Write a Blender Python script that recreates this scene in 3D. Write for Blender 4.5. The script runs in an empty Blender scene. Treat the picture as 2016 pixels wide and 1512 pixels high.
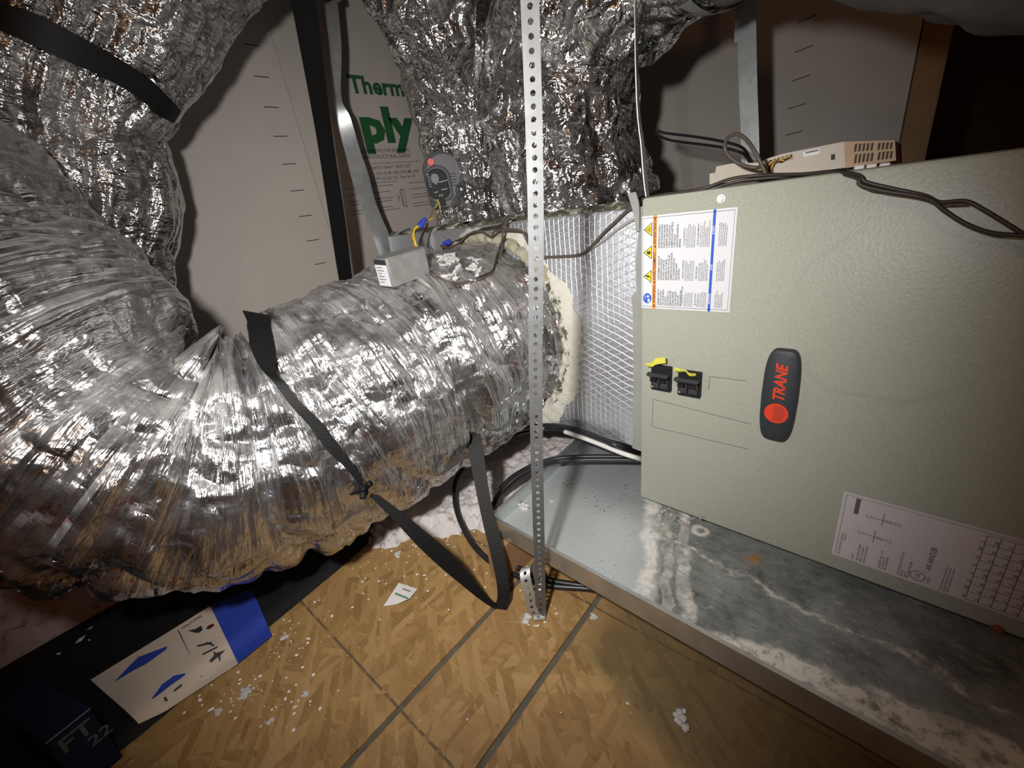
import bpy, math, random
import numpy as np
from mathutils import Vector, Matrix, noise
from mathutils.bvhtree import BVHTree

random.seed(7)
SC = bpy.context.scene
COL = SC.collection
# ------------------------------------------------------------------ camera, light, exposure
FPX = 830.0
YAW, PIT, ROL = (math.radians(a) for a in (45.08, 20.5, 6.25))
FW = Vector((-math.sin(YAW)*math.cos(PIT), math.cos(YAW)*math.cos(PIT), -math.sin(PIT)))
_r = Vector((math.cos(YAW), math.sin(YAW), 0)); _d = FW.cross(_r)
RT = math.cos(ROL)*_r + math.sin(ROL)*_d
DN = -math.sin(ROL)*_r + math.cos(ROL)*_d
cam = bpy.data.cameras.new('camera'); camo = bpy.data.objects.new('camera', cam); COL.objects.link(camo)
cam.sensor_fit = 'HORIZONTAL'; cam.sensor_width = 36.0; cam.lens = 36.0*FPX/2016.0
cam.clip_start = 0.01
M = Matrix.Identity(4)
for i in range(3):
    M[i][0] = RT[i]; M[i][1] = -DN[i]; M[i][2] = -FW[i]
camo.matrix_world = M
SC.camera = camo

w = bpy.data.worlds.new('attic_dark'); SC.world = w; w.use_nodes = True
w.node_tree.nodes['Background'].inputs[0].default_value = (0.9, 0.92, 1.0, 1)
w.node_tree.nodes['Background'].inputs[1].default_value = 0.004

def look(o, p):
    o.rotation_euler = (Vector(p)-o.location).to_track_quat('-Z', 'Y').to_euler()
L = bpy.data.lights.new('work_light', 'SPOT'); lo = bpy.data.objects.new('work_light', L); COL.objects.link(lo)
L.energy = 49; L.color = (1.0, 0.975, 0.945); L.spot_size = math.radians(120); L.spot_blend = 1.0; L.shadow_soft_size = 0.022
lo.location = RT*-0.15 + DN*-0.10 + FW*0.0
look(lo, (-0.80, 0.66, -0.24))
L2 = bpy.data.lights.new('attic_bulb', 'POINT'); lo2 = bpy.data.objects.new('attic_bulb', L2); COL.objects.link(lo2)
L2.energy = 7; L2.color = (1.0, 0.46, 0.17); L2.shadow_soft_size = 0.05
lo2.location = (0.70, -0.80, 0.85)

SC.view_settings.view_transform = 'Standard'; SC.view_settings.look = 'None'
SC.view_settings.exposure = 0.0; SC.view_settings.gamma = 1.0; SC.view_settings.use_curve_mapping = False

# ------------------------------------------------------------------ helpers
def ray(u, v):
    return FW + RT*((u-1008)/FPX) + DN*((v-756)/FPX)
def P(u, v, x=None, y=None, z=None, t=None):
    q = ray(u, v)
    if t is not None: return q*t
    if x is not None: return q*(x/q.x)
    if y is not None: return q*(y/q.y)
    return q*(z/q.z)

def tag(o, label=None, cat=None, group=None, kind=None):
    if label: o['label'] = label
    if cat: o['category'] = cat
    if group: o['group'] = group
    if kind: o['kind'] = kind
    return o
def empty(name, loc=(0, 0, 0), rot=(0, 0, 0), label=None, cat=None, group=None, kind=None):
    o = bpy.data.objects.new(name, None); COL.objects.link(o)
    o.location = loc; o.rotation_euler = rot; o.empty_display_size = 0.05
    return tag(o, label, cat, group, kind)

class MB:
    """collects geometry for one mesh object"""
    def __init__(s): s.v = []; s.f = []; s.uv = None
    def add(s, vs, fs):
        n = len(s.v); s.v += [tuple(p) for p in vs]; s.f += [tuple(i+n for i in f) for f in fs]; return s
    def box(s, c, d, rot=None, bev=0.0):
        hx, hy, hz = d[0]/2, d[1]/2, d[2]/2
        c = Vector(c)
        if bev <= 0:
            vs = [Vector((x*hx, y*hy, z*hz)) for x in (-1, 1) for y in (-1, 1) for z in (-1, 1)]
            fs = [(0, 1, 3, 2), (4, 6, 7, 5), (0, 4, 5, 1), (2, 3, 7, 6), (0, 2, 6, 4), (1, 5, 7, 3)]
        else:
            import bmesh
            bm = bmesh.new(); bmesh.ops.create_cube(bm, size=1.0)
            for v in bm.verts: v.co = Vector((v.co.x*d[0], v.co.y*d[1], v.co.z*d[2]))
            bmesh.ops.bevel(bm, geom=bm.edges[:], offset=bev, segments=2, affect='EDGES', profile=0.5)
            bm.verts.index_update()
            vs = [v.co.copy() for v in bm.verts]; fs = [tuple(v.index for v in f.verts) for f in bm.faces]; bm.free()
        if rot is not None: vs = [rot @ p for p in vs]
        return s.add([p+c for p in vs], fs)
    def cyl(s, a, b, r0, r1=None, n=16, cap=True):
        a = Vector(a); b = Vector(b); r1 = r0 if r1 is None else r1
        ax = (b-a).normalized(); p = ax.orthogonal().normalized(); q = ax.cross(p)
        vs = []
        for c, r in ((a, r0), (b, r1)):
            for i in range(n):
                t = 2*math.pi*i/n; vs.append(c+(p*math.cos(t)+q*math.sin(t))*r)
        fs = [(i, (i+1) % n, n+(i+1) % n, n+i) for i in range(n)]
        if cap: fs += [tuple(range(n-1, -1, -1)), tuple(range(n, 2*n))]
        return s.add(vs, fs)
    def wire(s, pts, r, n=8, sub=6):
        pts = smooth(pts, sub)
        m = len(pts); T = []
        for i in range(m):
            T.append((pts[min(i+1, m-1)]-pts[max(i-1, 0)]).normalized())
        p = T[0].orthogonal().normalized(); vs = []; fs = []
        for i in range(m):
            p = (p-T[i]*p.dot(T[i])).normalized(); q = T[i].cross(p)
            for k in range(n):
                t = 2*math.pi*k/n; vs.append(pts[i]+(p*math.cos(t)+q*math.sin(t))*r)
        for i in range(m-1):
            for k in range(n):
                fs.append((i*n+k, i*n+(k+1) % n, (i+1)*n+(k+1) % n, (i+1)*n+k))
        fs += [tuple(range(n-1, -1, -1)), tuple(range((m-1)*n, m*n))]
        return s.add(vs, fs)
    def ribbon(s, A, B, th, sub=6):
        """a band between edge curves A and B, with thickness"""
        A = smooth(A, sub); B = smooth(B, sub); m = len(A); vs = []; fs = []
        for i in range(m):
            t = A[min(i+1, m-1)]-A[max(i-1, 0)]; n = t.cross(B[i]-A[i])
            n = n.normalized()*th/2 if n.length > 1e-9 else Vector((0, 0, th/2))
            vs += [A[i]+n, B[i]+n, B[i]-n, A[i]-n]
        for i in range(m-1):
            a = 4*i
            for k in range(4):
                fs.append((a+k, a+(k+1) % 4, a+4+(k+1) % 4, a+4+k))
        fs += [(3, 2, 1, 0), (4*m-4, 4*m-3, 4*m-2, 4*m-1)]
        return s.add(vs, fs)
    def prism(s, poly, th, fr):
        """extrude a 2D outline by th along the frame normal"""
        n = len(poly); vs = [fr(x, y, 0) for x, y in poly]+[fr(x, y, th) for x, y in poly]
        fs = [tuple(range(n-1, -1, -1)), tuple(range(n, 2*n))]+[(i, (i+1) % n, n+(i+1) % n, n+i) for i in range(n)]
        return s.add(vs, fs)
    def text(s, body, size, x, y, fr, rot=0.0, align='LEFT', h=0.0, bold=0.0, xs=1.0, shear=0.0):
        cu = bpy.data.curves.new('t', 'FONT'); cu.body = body; cu.size = size; cu.align_x = align; cu.align_y = 'CENTER'
        cu.offset = bold*size; cu.resolution_u = 2; cu.shear = shear
        o = bpy.data.objects.new('t', cu); me = o.to_mesh()
        c, sn = math.cos(rot), math.sin(rot)
        vs = [fr(x+c*v.co.x*xs-sn*v.co.y, y+sn*v.co.x*xs+c*v.co.y, h) for v in me.vertices]
        fs = [tuple(p.vertices) for p in me.polygons]
        s.add(vs, fs); o.to_mesh_clear(); bpy.data.objects.remove(o); bpy.data.curves.remove(cu)
        return s
    def build(s, name, mat, parent=None, smooth_=False, auto=None):
        me = bpy.data.meshes.new(name); me.from_pydata(s.v, [], s.f); me.validate(); me.update()
        if s.uv is not None:
            ul = me.uv_layers.new(name='UVMap')
            vi = np.zeros(len(me.loops), dtype=np.int32); me.loops.foreach_get('vertex_index', vi)
            ul.data.foreach_set('uv', np.asarray(s.uv, dtype=np.float32)[vi].ravel())
        if smooth_: me.polygons.foreach_set('use_smooth', [True]*len(me.polygons))
        if mat: me.materials.append(mat)
        o = bpy.data.objects.new(name, me); COL.objects.link(o)
        if parent is not None: o.parent = parent
        if auto is not None:
            me.polygons.foreach_set('use_smooth', [True]*len(me.polygons))
            try: me.set_sharp_from_angle(angle=math.radians(auto))
            except Exception: pass
        return o

def smooth(pts, sub):
    pts = [Vector(p) for p in pts]
    if sub <= 1 or len(pts) < 3: 
        return pts
    out = []; n = len(pts)
    for i in range(n-1):
        p0 = pts[max(i-1, 0)]; p1 = pts[i]; p2 = pts[i+1]; p3 = pts[min(i+2, n-1)]
        for k in range(sub):
            t = k/sub
            out.append(0.5*((2*p1)+(p2-p0)*t+(2*p0-5*p1+4*p2-p3)*t*t+(3*p1-p0-3*p2+p3)*t**3))
    out.append(pts[-1]); return out
def frame(o, ax, ay):
    o = Vector(o); ax = Vector(ax).normalized(); ay = Vector(ay).normalized(); an = ax.cross(ay)
    return lambda x, y, h: o+ax*x+ay*y+an*h
def rrect(wd, ht, r, n=5, cx=0, cy=0):
    out = []
    for (sx, sy, a0) in ((1, 1, 0), (-1, 1, 90), (-1, -1, 180), (1, -1, 270)):
        for k in range(n+1):
            a = math.radians(a0+90*k/n); out.append((cx+sx*(wd/2-r)+r*math.cos(a), cy+sy*(ht/2-r)+r*math.sin(a)))
    return out
def copy_part(o, parent, loc=None):
    c = o.copy(); COL.objects.link(c); c.parent = parent
    if loc is not None: c.location = loc
    return c

# vectorised gradient-free value noise
def vnoise(Pn, seed=0):
    Pn = np.asarray(Pn, dtype=np.float64)+seed*17.31
    i = np.floor(Pn).astype(np.int64); f = Pn-i; f = f*f*f*(f*(f*6-15)+10)
    def h(a, b, c):
        n = (a*73856093) ^ (b*19349663) ^ (c*83492791)
        n = (n ^ (n >> 13))*1274126177 & 0x7fffffff
        n = (n ^ (n >> 15))*668265263 & 0x7fffffff
        return ((n >> 7) & 0xffff)/65535.0
    r = 0
    for dx in (0, 1):
        for dy in (0, 1):
            for dz in (0, 1):
                wgt = (f[:, 0] if dx else 1-f[:, 0])*(f[:, 1] if dy else 1-f[:, 1])*(f[:, 2] if dz else 1-f[:, 2])
                r = r+wgt*h(i[:, 0]+dx, i[:, 1]+dy, i[:, 2]+dz)
    return r
def ridged(Pn, seed=0):
    return 1-np.abs(2*vnoise(Pn, seed)-1)

# ------------------------------------------------------------------ materials
def new_mat(name):
    m = bpy.data.materials.new(name); m.use_nodes = True
    nt = m.node_tree; b = nt.nodes['Principled BSDF']; return m, nt, b
def nd(nt, typ, ins=None, **props):
    n = nt.nodes.new(typ)
    for k, v in props.items(): setattr(n, k, v)
    for k, v in (ins or {}).items():
        if hasattr(v, 'is_output') or isinstance(v, bpy.types.NodeSocket): nt.links.new(v, n.inputs[k])
        else: n.inputs[k].default_value = v
    return n
def mth(nt, op, a, b=None, c=None, clamp=False):
    ins = {0: a}
    if b is not None: ins[1] = b
    if c is not None: ins[2] = c
    return nd(nt, 'ShaderNodeMath', ins, operation=op, use_clamp=clamp).outputs[0]
def mixc(nt, f, a, b, blend='MIX'):
    n = nt.nodes.new('ShaderNodeMix'); n.data_type = 'RGBA'; n.blend_type = blend
    for i, v in ((0, f), (6, a), (7, b)):
        if isinstance(v, bpy.types.NodeSocket): nt.links.new(v, n.inputs[i])
        else: n.inputs[i].default_value = (*v, 1) if isinstance(v, tuple) and len(v) == 3 else v
    return n.outputs[2]
def ramp(nt, f, stops):
    n = nt.nodes.new('ShaderNodeValToRGB'); nt.links.new(f, n.inputs[0]); e = n.color_ramp.elements
    while len(e) < len(stops): e.new(0.5)
    for x, (p, c) in zip(e, stops):
        x.position = p; x.color = (c, c, c, 1) if not isinstance(c, tuple) else (*c, 1)
    return n.outputs[0]
def coords(nt, kind='Object', scale=(1, 1, 1), rot=(0, 0, 0), loc=(0, 0, 0)):
    tc = nt.nodes.new('ShaderNodeTexCoord')
    return nd(nt, 'ShaderNodeMapping', {0: tc.outputs[kind], 'Scale': scale, 'Rotation': rot, 'Location': loc}).outputs[0]
def noi(nt, vec, scale, detail=3, rough=0.5, dist=0.0):
    return nd(nt, 'ShaderNodeTexNoise', {'Vector': vec, 'Scale': scale, 'Detail': detail, 'Roughness': rough, 'Distortion': dist}).outputs[0]
def bump(nt, b, h, strength=0.3, dist=0.002, normal=None):
    ins = {'Strength': strength, 'Distance': dist, 'Height': h}
    if normal is not None: ins['Normal'] = normal
    n = nd(nt, 'ShaderNodeBump', ins)
    nt.links.new(n.outputs[0], b.inputs['Normal']); return n.outputs[0]

def plain(name, col, rough=0.5, metal=0.0, var=0.06, scale=40, bstr=0.0, bdist=0.001, bscale=200, spec=0.5):
    m, nt, b = new_mat(name)
    v = coords(nt)
    n = noi(nt, v, scale, 4)
    c = mixc(nt, n, tuple(max(0, x*(1-var)) for x in col), tuple(min(1, x*(1+var)) for x in col))
    nt.links.new(c, b.inputs['Base Color'])
    b.inputs['Roughness'].default_value = rough; b.inputs['Metallic'].default_value = metal
    b.inputs['Specular IOR Level'].default_value = spec
    if bstr > 0: bump(nt, b, noi(nt, v, bscale, 3), bstr, bdist)
    return m

def foil(name, base=(0.66, 0.66, 0.67), rough=0.25, dust=0.35, aniso=(10, 90), crumple=38, strength=0.75, scrim=0.5, dustcol=(0.36, 0.34, 0.28), prints=False, lin=(1.2, 2.6, 0.30, 0.10), bil=0.5, fine=0.55):
    m, nt, b = new_mat(name)
    tc = nt.nodes.new('ShaderNodeTexCoord'); uv = tc.outputs['UV']; ob = tc.outputs['Object']
    m1 = nd(nt, 'ShaderNodeMapping', {0: uv, 'Scale': (aniso[0], aniso[1], 1)}).outputs[0]
    wr = noi(nt, m1, 1.0, 4, 0.55, 0.6)
    wr = mth(nt, 'ABSOLUTE', mth(nt, 'SUBTRACT', wr, 0.5))
    dv = nd(nt, 'ShaderNodeTexNoise', {'Vector': ob, 'Scale': 14.0, 'Detail': 2.0}).outputs[1]
    dis = nd(nt, 'ShaderNodeVectorMath', {0: ob, 1: nd(nt, 'ShaderNodeVectorMath', {0: dv, 'Scale': 0.05}, operation='SCALE').outputs[0]}, operation='ADD').outputs[0]
    vo = nd(nt, 'ShaderNodeTexVoronoi', {'Vector': dis, 'Scale': crumple, 'Randomness': 1.0}, feature='F1').outputs['Distance']
    vo2 = nd(nt, 'ShaderNodeTexVoronoi', {'Vector': dis, 'Scale': crumple*2.7}, feature='F1').outputs['Distance']
    # reinforcing scrim threads
    sx = nd(nt, 'ShaderNodeSeparateXYZ', {0: uv})
    def line(a, k, wd):
        f = mth(nt, 'ABSOLUTE', mth(nt, 'SUBTRACT', mth(nt, 'FRACT', mth(nt, 'MULTIPLY', a, k)), 0.5))
        return mth(nt, 'LESS_THAN', f, wd)
    g1 = line(mth(nt, 'ADD', sx.outputs[0], mth(nt, 'MULTIPLY', noi(nt, ob, 9.0, 2), 0.03)), 42, 0.035)
    g2 = line(mth(nt, 'ADD', mth(nt, 'MULTIPLY', sx.outputs[0], 0.55), mth(nt, 'ADD', sx.outputs[1], mth(nt, 'MULTIPLY', noi(nt, ob, 8.0, 2), 0.03))), 26, 0.03)
    g3 = line(mth(nt, 'SUBTRACT', mth(nt, 'MULTIPLY', sx.outputs[0], 0.55), sx.outputs[1]), 26, 0.03)
    g = mth(nt, 'MAXIMUM', g1, mth(nt, 'MAXIMUM', g2, g3))
    m2 = nd(nt, 'ShaderNodeMapping', {0: uv, 'Scale': (aniso[0]*0.45, aniso[1]*0.30, 1)}).outputs[0]
    wl2 = mth(nt, 'ABSOLUTE', mth(nt, 'SUBTRACT', noi(nt, m2, 1.0, 2, 0.5, 0.9), 0.5))
    h = mth(nt, 'ADD', mth(nt, 'MULTIPLY', wr, lin[0]), mth(nt, 'ADD', mth(nt, 'MULTIPLY', vo, lin[2]), mth(nt, 'MULTIPLY', vo2, lin[3])))
    h = mth(nt, 'ADD', h, mth(nt, 'MULTIPLY', wl2, lin[1]))
    m3 = nd(nt, 'ShaderNodeMapping', {0: uv, 'Scale': (aniso[0]*2.6, aniso[1]*2.4, 1), 'Rotation': (0, 0, 0.12)}).outputs[0]
    wf = mth(nt, 'ABSOLUTE', mth(nt, 'SUBTRACT', noi(nt, m3, 1.0, 3, 0.6, 0.5), 0.5))
    h = mth(nt, 'ADD', h, mth(nt, 'MULTIPLY', wf, fine))
    for sc_, am in ((7.0, 3.2), (17.0, 1.5), (40.0, 0.7), (95.0, 0.28)):
        bl = mth(nt, 'ABSOLUTE', mth(nt, 'SUBTRACT', noi(nt, dis, sc_, 0, 0.5, 0.3), 0.5))
        h = mth(nt, 'ADD', h, mth(nt, 'MULTIPLY', bl, am*bil))
    h = mth(nt, 'ADD', h, mth(nt, 'MULTIPLY', g, 0.14*scrim))
    bump(nt, b, h, strength, 0.010)
    # dust lying on the upward-facing film
    ge = nt.nodes.new('ShaderNodeNewGeometry'); sz = nd(nt, 'ShaderNodeSeparateXYZ', {0: ge.outputs['True Normal']})
    up = nd(nt, 'ShaderNodeMapRange', {0: sz.outputs[2], 1: 0.25, 2: 0.95, 3: 0.0, 4: 1.0}).outputs[0]
    dn = ramp(nt, noi(nt, ob, 13, 5, 0.6), [(0.38, 0.0), (0.62, 1.0)])
    df = mth(nt, 'MULTIPLY', mth(nt, 'ADD', mth(nt, 'MULTIPLY', up, 0.85), 0.10), mth(nt, 'ADD', mth(nt, 'MULTIPLY', dn, 0.8), 0.2))
    df = mth(nt, 'MULTIPLY', df, dust*1.6, clamp=True)
    col = mixc(nt, df, base, dustcol)
    if prints:
        pv = nd(nt, 'ShaderNodeTexVoronoi', {'Vector': ob, 'Scale': 16.0}, feature='F1')
        pm = mth(nt, 'LESS_THAN', pv.outputs['Distance'], 0.30)
        pm = mth(nt, 'MULTIPLY', pm, ramp(nt, noi(nt, ob, 120, 2), [(0.52, 0.0), (0.58, 1.0)]))
        band = ramp(nt, noi(nt, ob, 3.0, 1), [(0.50, 0.0), (0.56, 1.0)])
        pm = mth(nt, 'MULTIPLY', mth(nt, 'MULTIPLY', pm, band), 0.5)
        col = mixc(nt, pm, col, (0.45, 0.05, 0.06))
    nt.links.new(col, b.inputs['Base Color'])
    nt.links.new(mth(nt, 'SUBTRACT', 1.0, mth(nt, 'MULTIPLY', df, 0.9)), b.inputs['Metallic'])
    nt.links.new(mth(nt, 'ADD', rough, mth(nt, 'MULTIPLY', df, 0.4)), b.inputs['Roughness'])
    return m

def fsk_board(name):
    m, nt, b = new_mat(name)
    tc = nt.nodes.new('ShaderNodeTexCoord'); ob = tc.outputs['Object']
    s = nd(nt, 'ShaderNodeSeparateXYZ', {0: ob})
    X, Z = mth(nt, 'ADD', s.outputs[0], s.outputs[1]), s.outputs[2]
    wob = mth(nt, 'MULTIPLY', noi(nt, ob, 12, 3), 0.012)
    def line(a, k, wd):
        f = mth(nt, 'ABSOLUTE', mth(nt, 'SUBTRACT', mth(nt, 'FRACT', mth(nt, 'MULTIPLY', mth(nt, 'ADD', a, wob), k)), 0.5))
        return nd(nt, 'ShaderNodeMapRange', {0: f, 1: 0.0, 2: wd, 3: 1.0, 4: 0.0}).outputs[0]
    g = mth(nt, 'MAXIMUM', line(X, 78, 0.085), mth(nt, 'MAXIMUM', line(mth(nt, 'ADD', Z, mth(nt, 'MULTIPLY', X, 0.42)), 62, 0.085), line(mth(nt, 'SUBTRACT', Z, mth(nt, 'MULTIPLY', X, 0.42)), 62, 0.085)))
    cr = mth(nt, 'ABSOLUTE', mth(nt, 'SUBTRACT', noi(nt, ob, 55, 5, 0.65), 0.5))
    lg = noi(nt, ob, 5, 2)
    h = mth(nt, 'ADD', mth(nt, 'MULTIPLY', g, 0.5), mth(nt, 'ADD', mth(nt, 'MULTIPLY', cr, 1.1), mth(nt, 'MULTIPLY', lg, 4.0)))
    bump(nt, b, h, 0.55, 0.0022)
    col = mixc(nt, g, (0.50, 0.515, 0.545), (0.80, 0.82, 0.86))
    nt.links.new(col, b.inputs['Base Color'])
    b.inputs['Metallic'].default_value = 0.75; b.inputs['Roughness'].default_value = 0.42
    return m

def osb(name, dark=1.0, printed=True):
    m, nt, b = new_mat(name)
    tc = nt.nodes.new('ShaderNodeTexCoord'); ob = tc.outputs['Object']
    cols = []
    masks = []
    for i, (rot, sc) in enumerate(((0.55, (13, 75, 13)), (1.6, (11, 62, 11)), (2.55, (16, 90, 16)))):
        dv = nd(nt, 'ShaderNodeMapping', {0: ob, 'Scale': tuple(1/q for q in sc), 'Rotation': (0, 0, rot), 'Location': (i*3.1, i*1.7, 0)}, vector_type='TEXTURE').outputs[0]
        wv = nd(nt, 'ShaderNodeTexNoise', {'Vector': dv, 'Scale': 0.6, 'Detail': 2.0}).outputs[1]
        dv = nd(nt, 'ShaderNodeVectorMath', {0: dv, 1: nd(nt, 'ShaderNodeVectorMath', {0: wv, 'Scale': 0.9}, operation='SCALE').outputs[0]}, operation='ADD').outputs[0]
        vo = nd(nt, 'ShaderNodeTexVoronoi', {'Vector': dv, 'Scale': 1.0}, feature='F1')
        hs = nd(nt, 'ShaderNodeSeparateColor', {0: vo.outputs['Color']})
        cols.append(hs.outputs[0]); masks.append(hs.outputs[1])
    v = mixc(nt, mth(nt, 'GREATER_THAN', masks[1], 0.5), cols[0], cols[1])
    v = mixc(nt, mth(nt, 'GREATER_THAN', masks[2], 0.55), v, cols[2])
    gr = noi(nt, coords(nt, 'Object', (30, 260, 30), (0, 0, 0.5)), 1.0, 4)
    v = mth(nt, 'ADD', mth(nt, 'MULTIPLY', v, 0.55), mth(nt, 'MULTIPLY', gr, 0.45))
    k = dark
    c = nt.nodes.new('ShaderNodeValToRGB'); nt.links.new(v, c.inputs[0]); e = c.color_ramp.elements
    e.new(0.5); e.new(0.3)
    for x, (p, cc) in zip(e, ((0.05, (0.20, 0.110, 0.040)), (0.35, (0.315, 0.185, 0.068)), (0.58, (0.375, 0.228, 0.088)), (0.95, (0.46, 0.300, 0.130)))):
        x.position = p; x.color = (cc[0]*k, cc[1]*k, cc[2]*k, 1)
    col = c.outputs[0]
    fk = ramp(nt, noi(nt, coords(nt, 'Object', (40, 150, 40), (0, 0, 0)), 1.0, 3, 0.6), [(0.62, 0.0), (0.72, 1.0)])
    col = mixc(nt, mth(nt, 'MULTIPLY', fk, 0.45), col, (0.13, 0.07, 0.03))
    st = ramp(nt, noi(nt, ob, 3.2, 5, 0.6), [(0.42, 0.0), (0.75, 1.0)])
    col = mixc(nt, mth(nt, 'MULTIPLY', st, 0.45), col, (0.17, 0.085, 0.035))
    if printed:
        s = nd(nt, 'ShaderNodeSeparateXYZ', {0: ob})
        yy = mth(nt, 'SUBTRACT', s.outputs[1], mth(nt, 'MULTIPLY', s.outputs[0], 0.045))
        br = ramp(nt, noi(nt, ob, 70, 2), [(0.35, 0.0), (0.5, 1.0)])
        for y0 in (0.178, 0.522):
            l = mth(nt, 'LESS_THAN', mth(nt, 'ABSOLUTE', mth(nt, 'SUBTRACT', yy, y0)), 0.0022)
            col = mixc(nt, mth(nt, 'MULTIPLY', mth(nt, 'MULTIPLY', l, br), 0.75), col, (0.07, 0.055, 0.04))
        # darker olive-brown tone on the boards beside the drain pan
        wx = mth(nt, 'ADD', s.outputs[1], mth(nt, 'MULTIPLY', noi(nt, ob, 7, 4), 0.13))
        sm = nd(nt, 'ShaderNodeMapRange', {0: wx, 1: 0.435, 2: 0.47, 3: 0.0, 4: 0.62}).outputs[0]
        sxm = nd(nt, 'ShaderNodeMapRange', {0: s.outputs[0], 1: -0.36, 2: -0.28, 3: 0.0, 4: 1.0}).outputs[0]
        sm = mth(nt, 'MULTIPLY', sm, sxm)
        col = mixc(nt, sm, col, (0.10, 0.085, 0.045))
    nt.links.new(col, b.inputs['Base Color']); b.inputs['Roughness'].default_value = 0.62
    b.inputs['Specular IOR Level'].default_value = 0.35
    bump(nt, b, v, 0.35, 0.002)
    return m

def galvanized(name, rough=0.38, tint=(0.62, 0.65, 0.65), dirt=0.25):
    m, nt, b = new_mat(name)
    v = coords(nt)
    sp = nd(nt, 'ShaderNodeSeparateColor', {0: nd(nt, 'ShaderNodeTexVoronoi', {'Vector': v, 'Scale': 60.0}, feature='F1').outputs['Color']}).outputs[0]
    c = mixc(nt, sp, tuple(x*0.93 for x in tint), tuple(min(1, x*1.07) for x in tint))
    dn = ramp(nt, noi(nt, v, 9, 5, 0.65), [(0.45, 0.0), (0.8, 1.0)])
    c = mixc(nt, mth(nt, 'MULTIPLY', dn, dirt), c, (0.30, 0.27, 0.22))
    nt.links.new(c, b.inputs['Base Color']); b.inputs['Metallic'].default_value = 0.85
    nt.links.new(mth(nt, 'ADD', rough, mth(nt, 'MULTIPLY', noi(nt, v, 30, 3), 0.12)), b.inputs['Roughness'])
    bump(nt, b, noi(nt, v, 18, 4), 0.12, 0.002)
    return m

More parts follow.
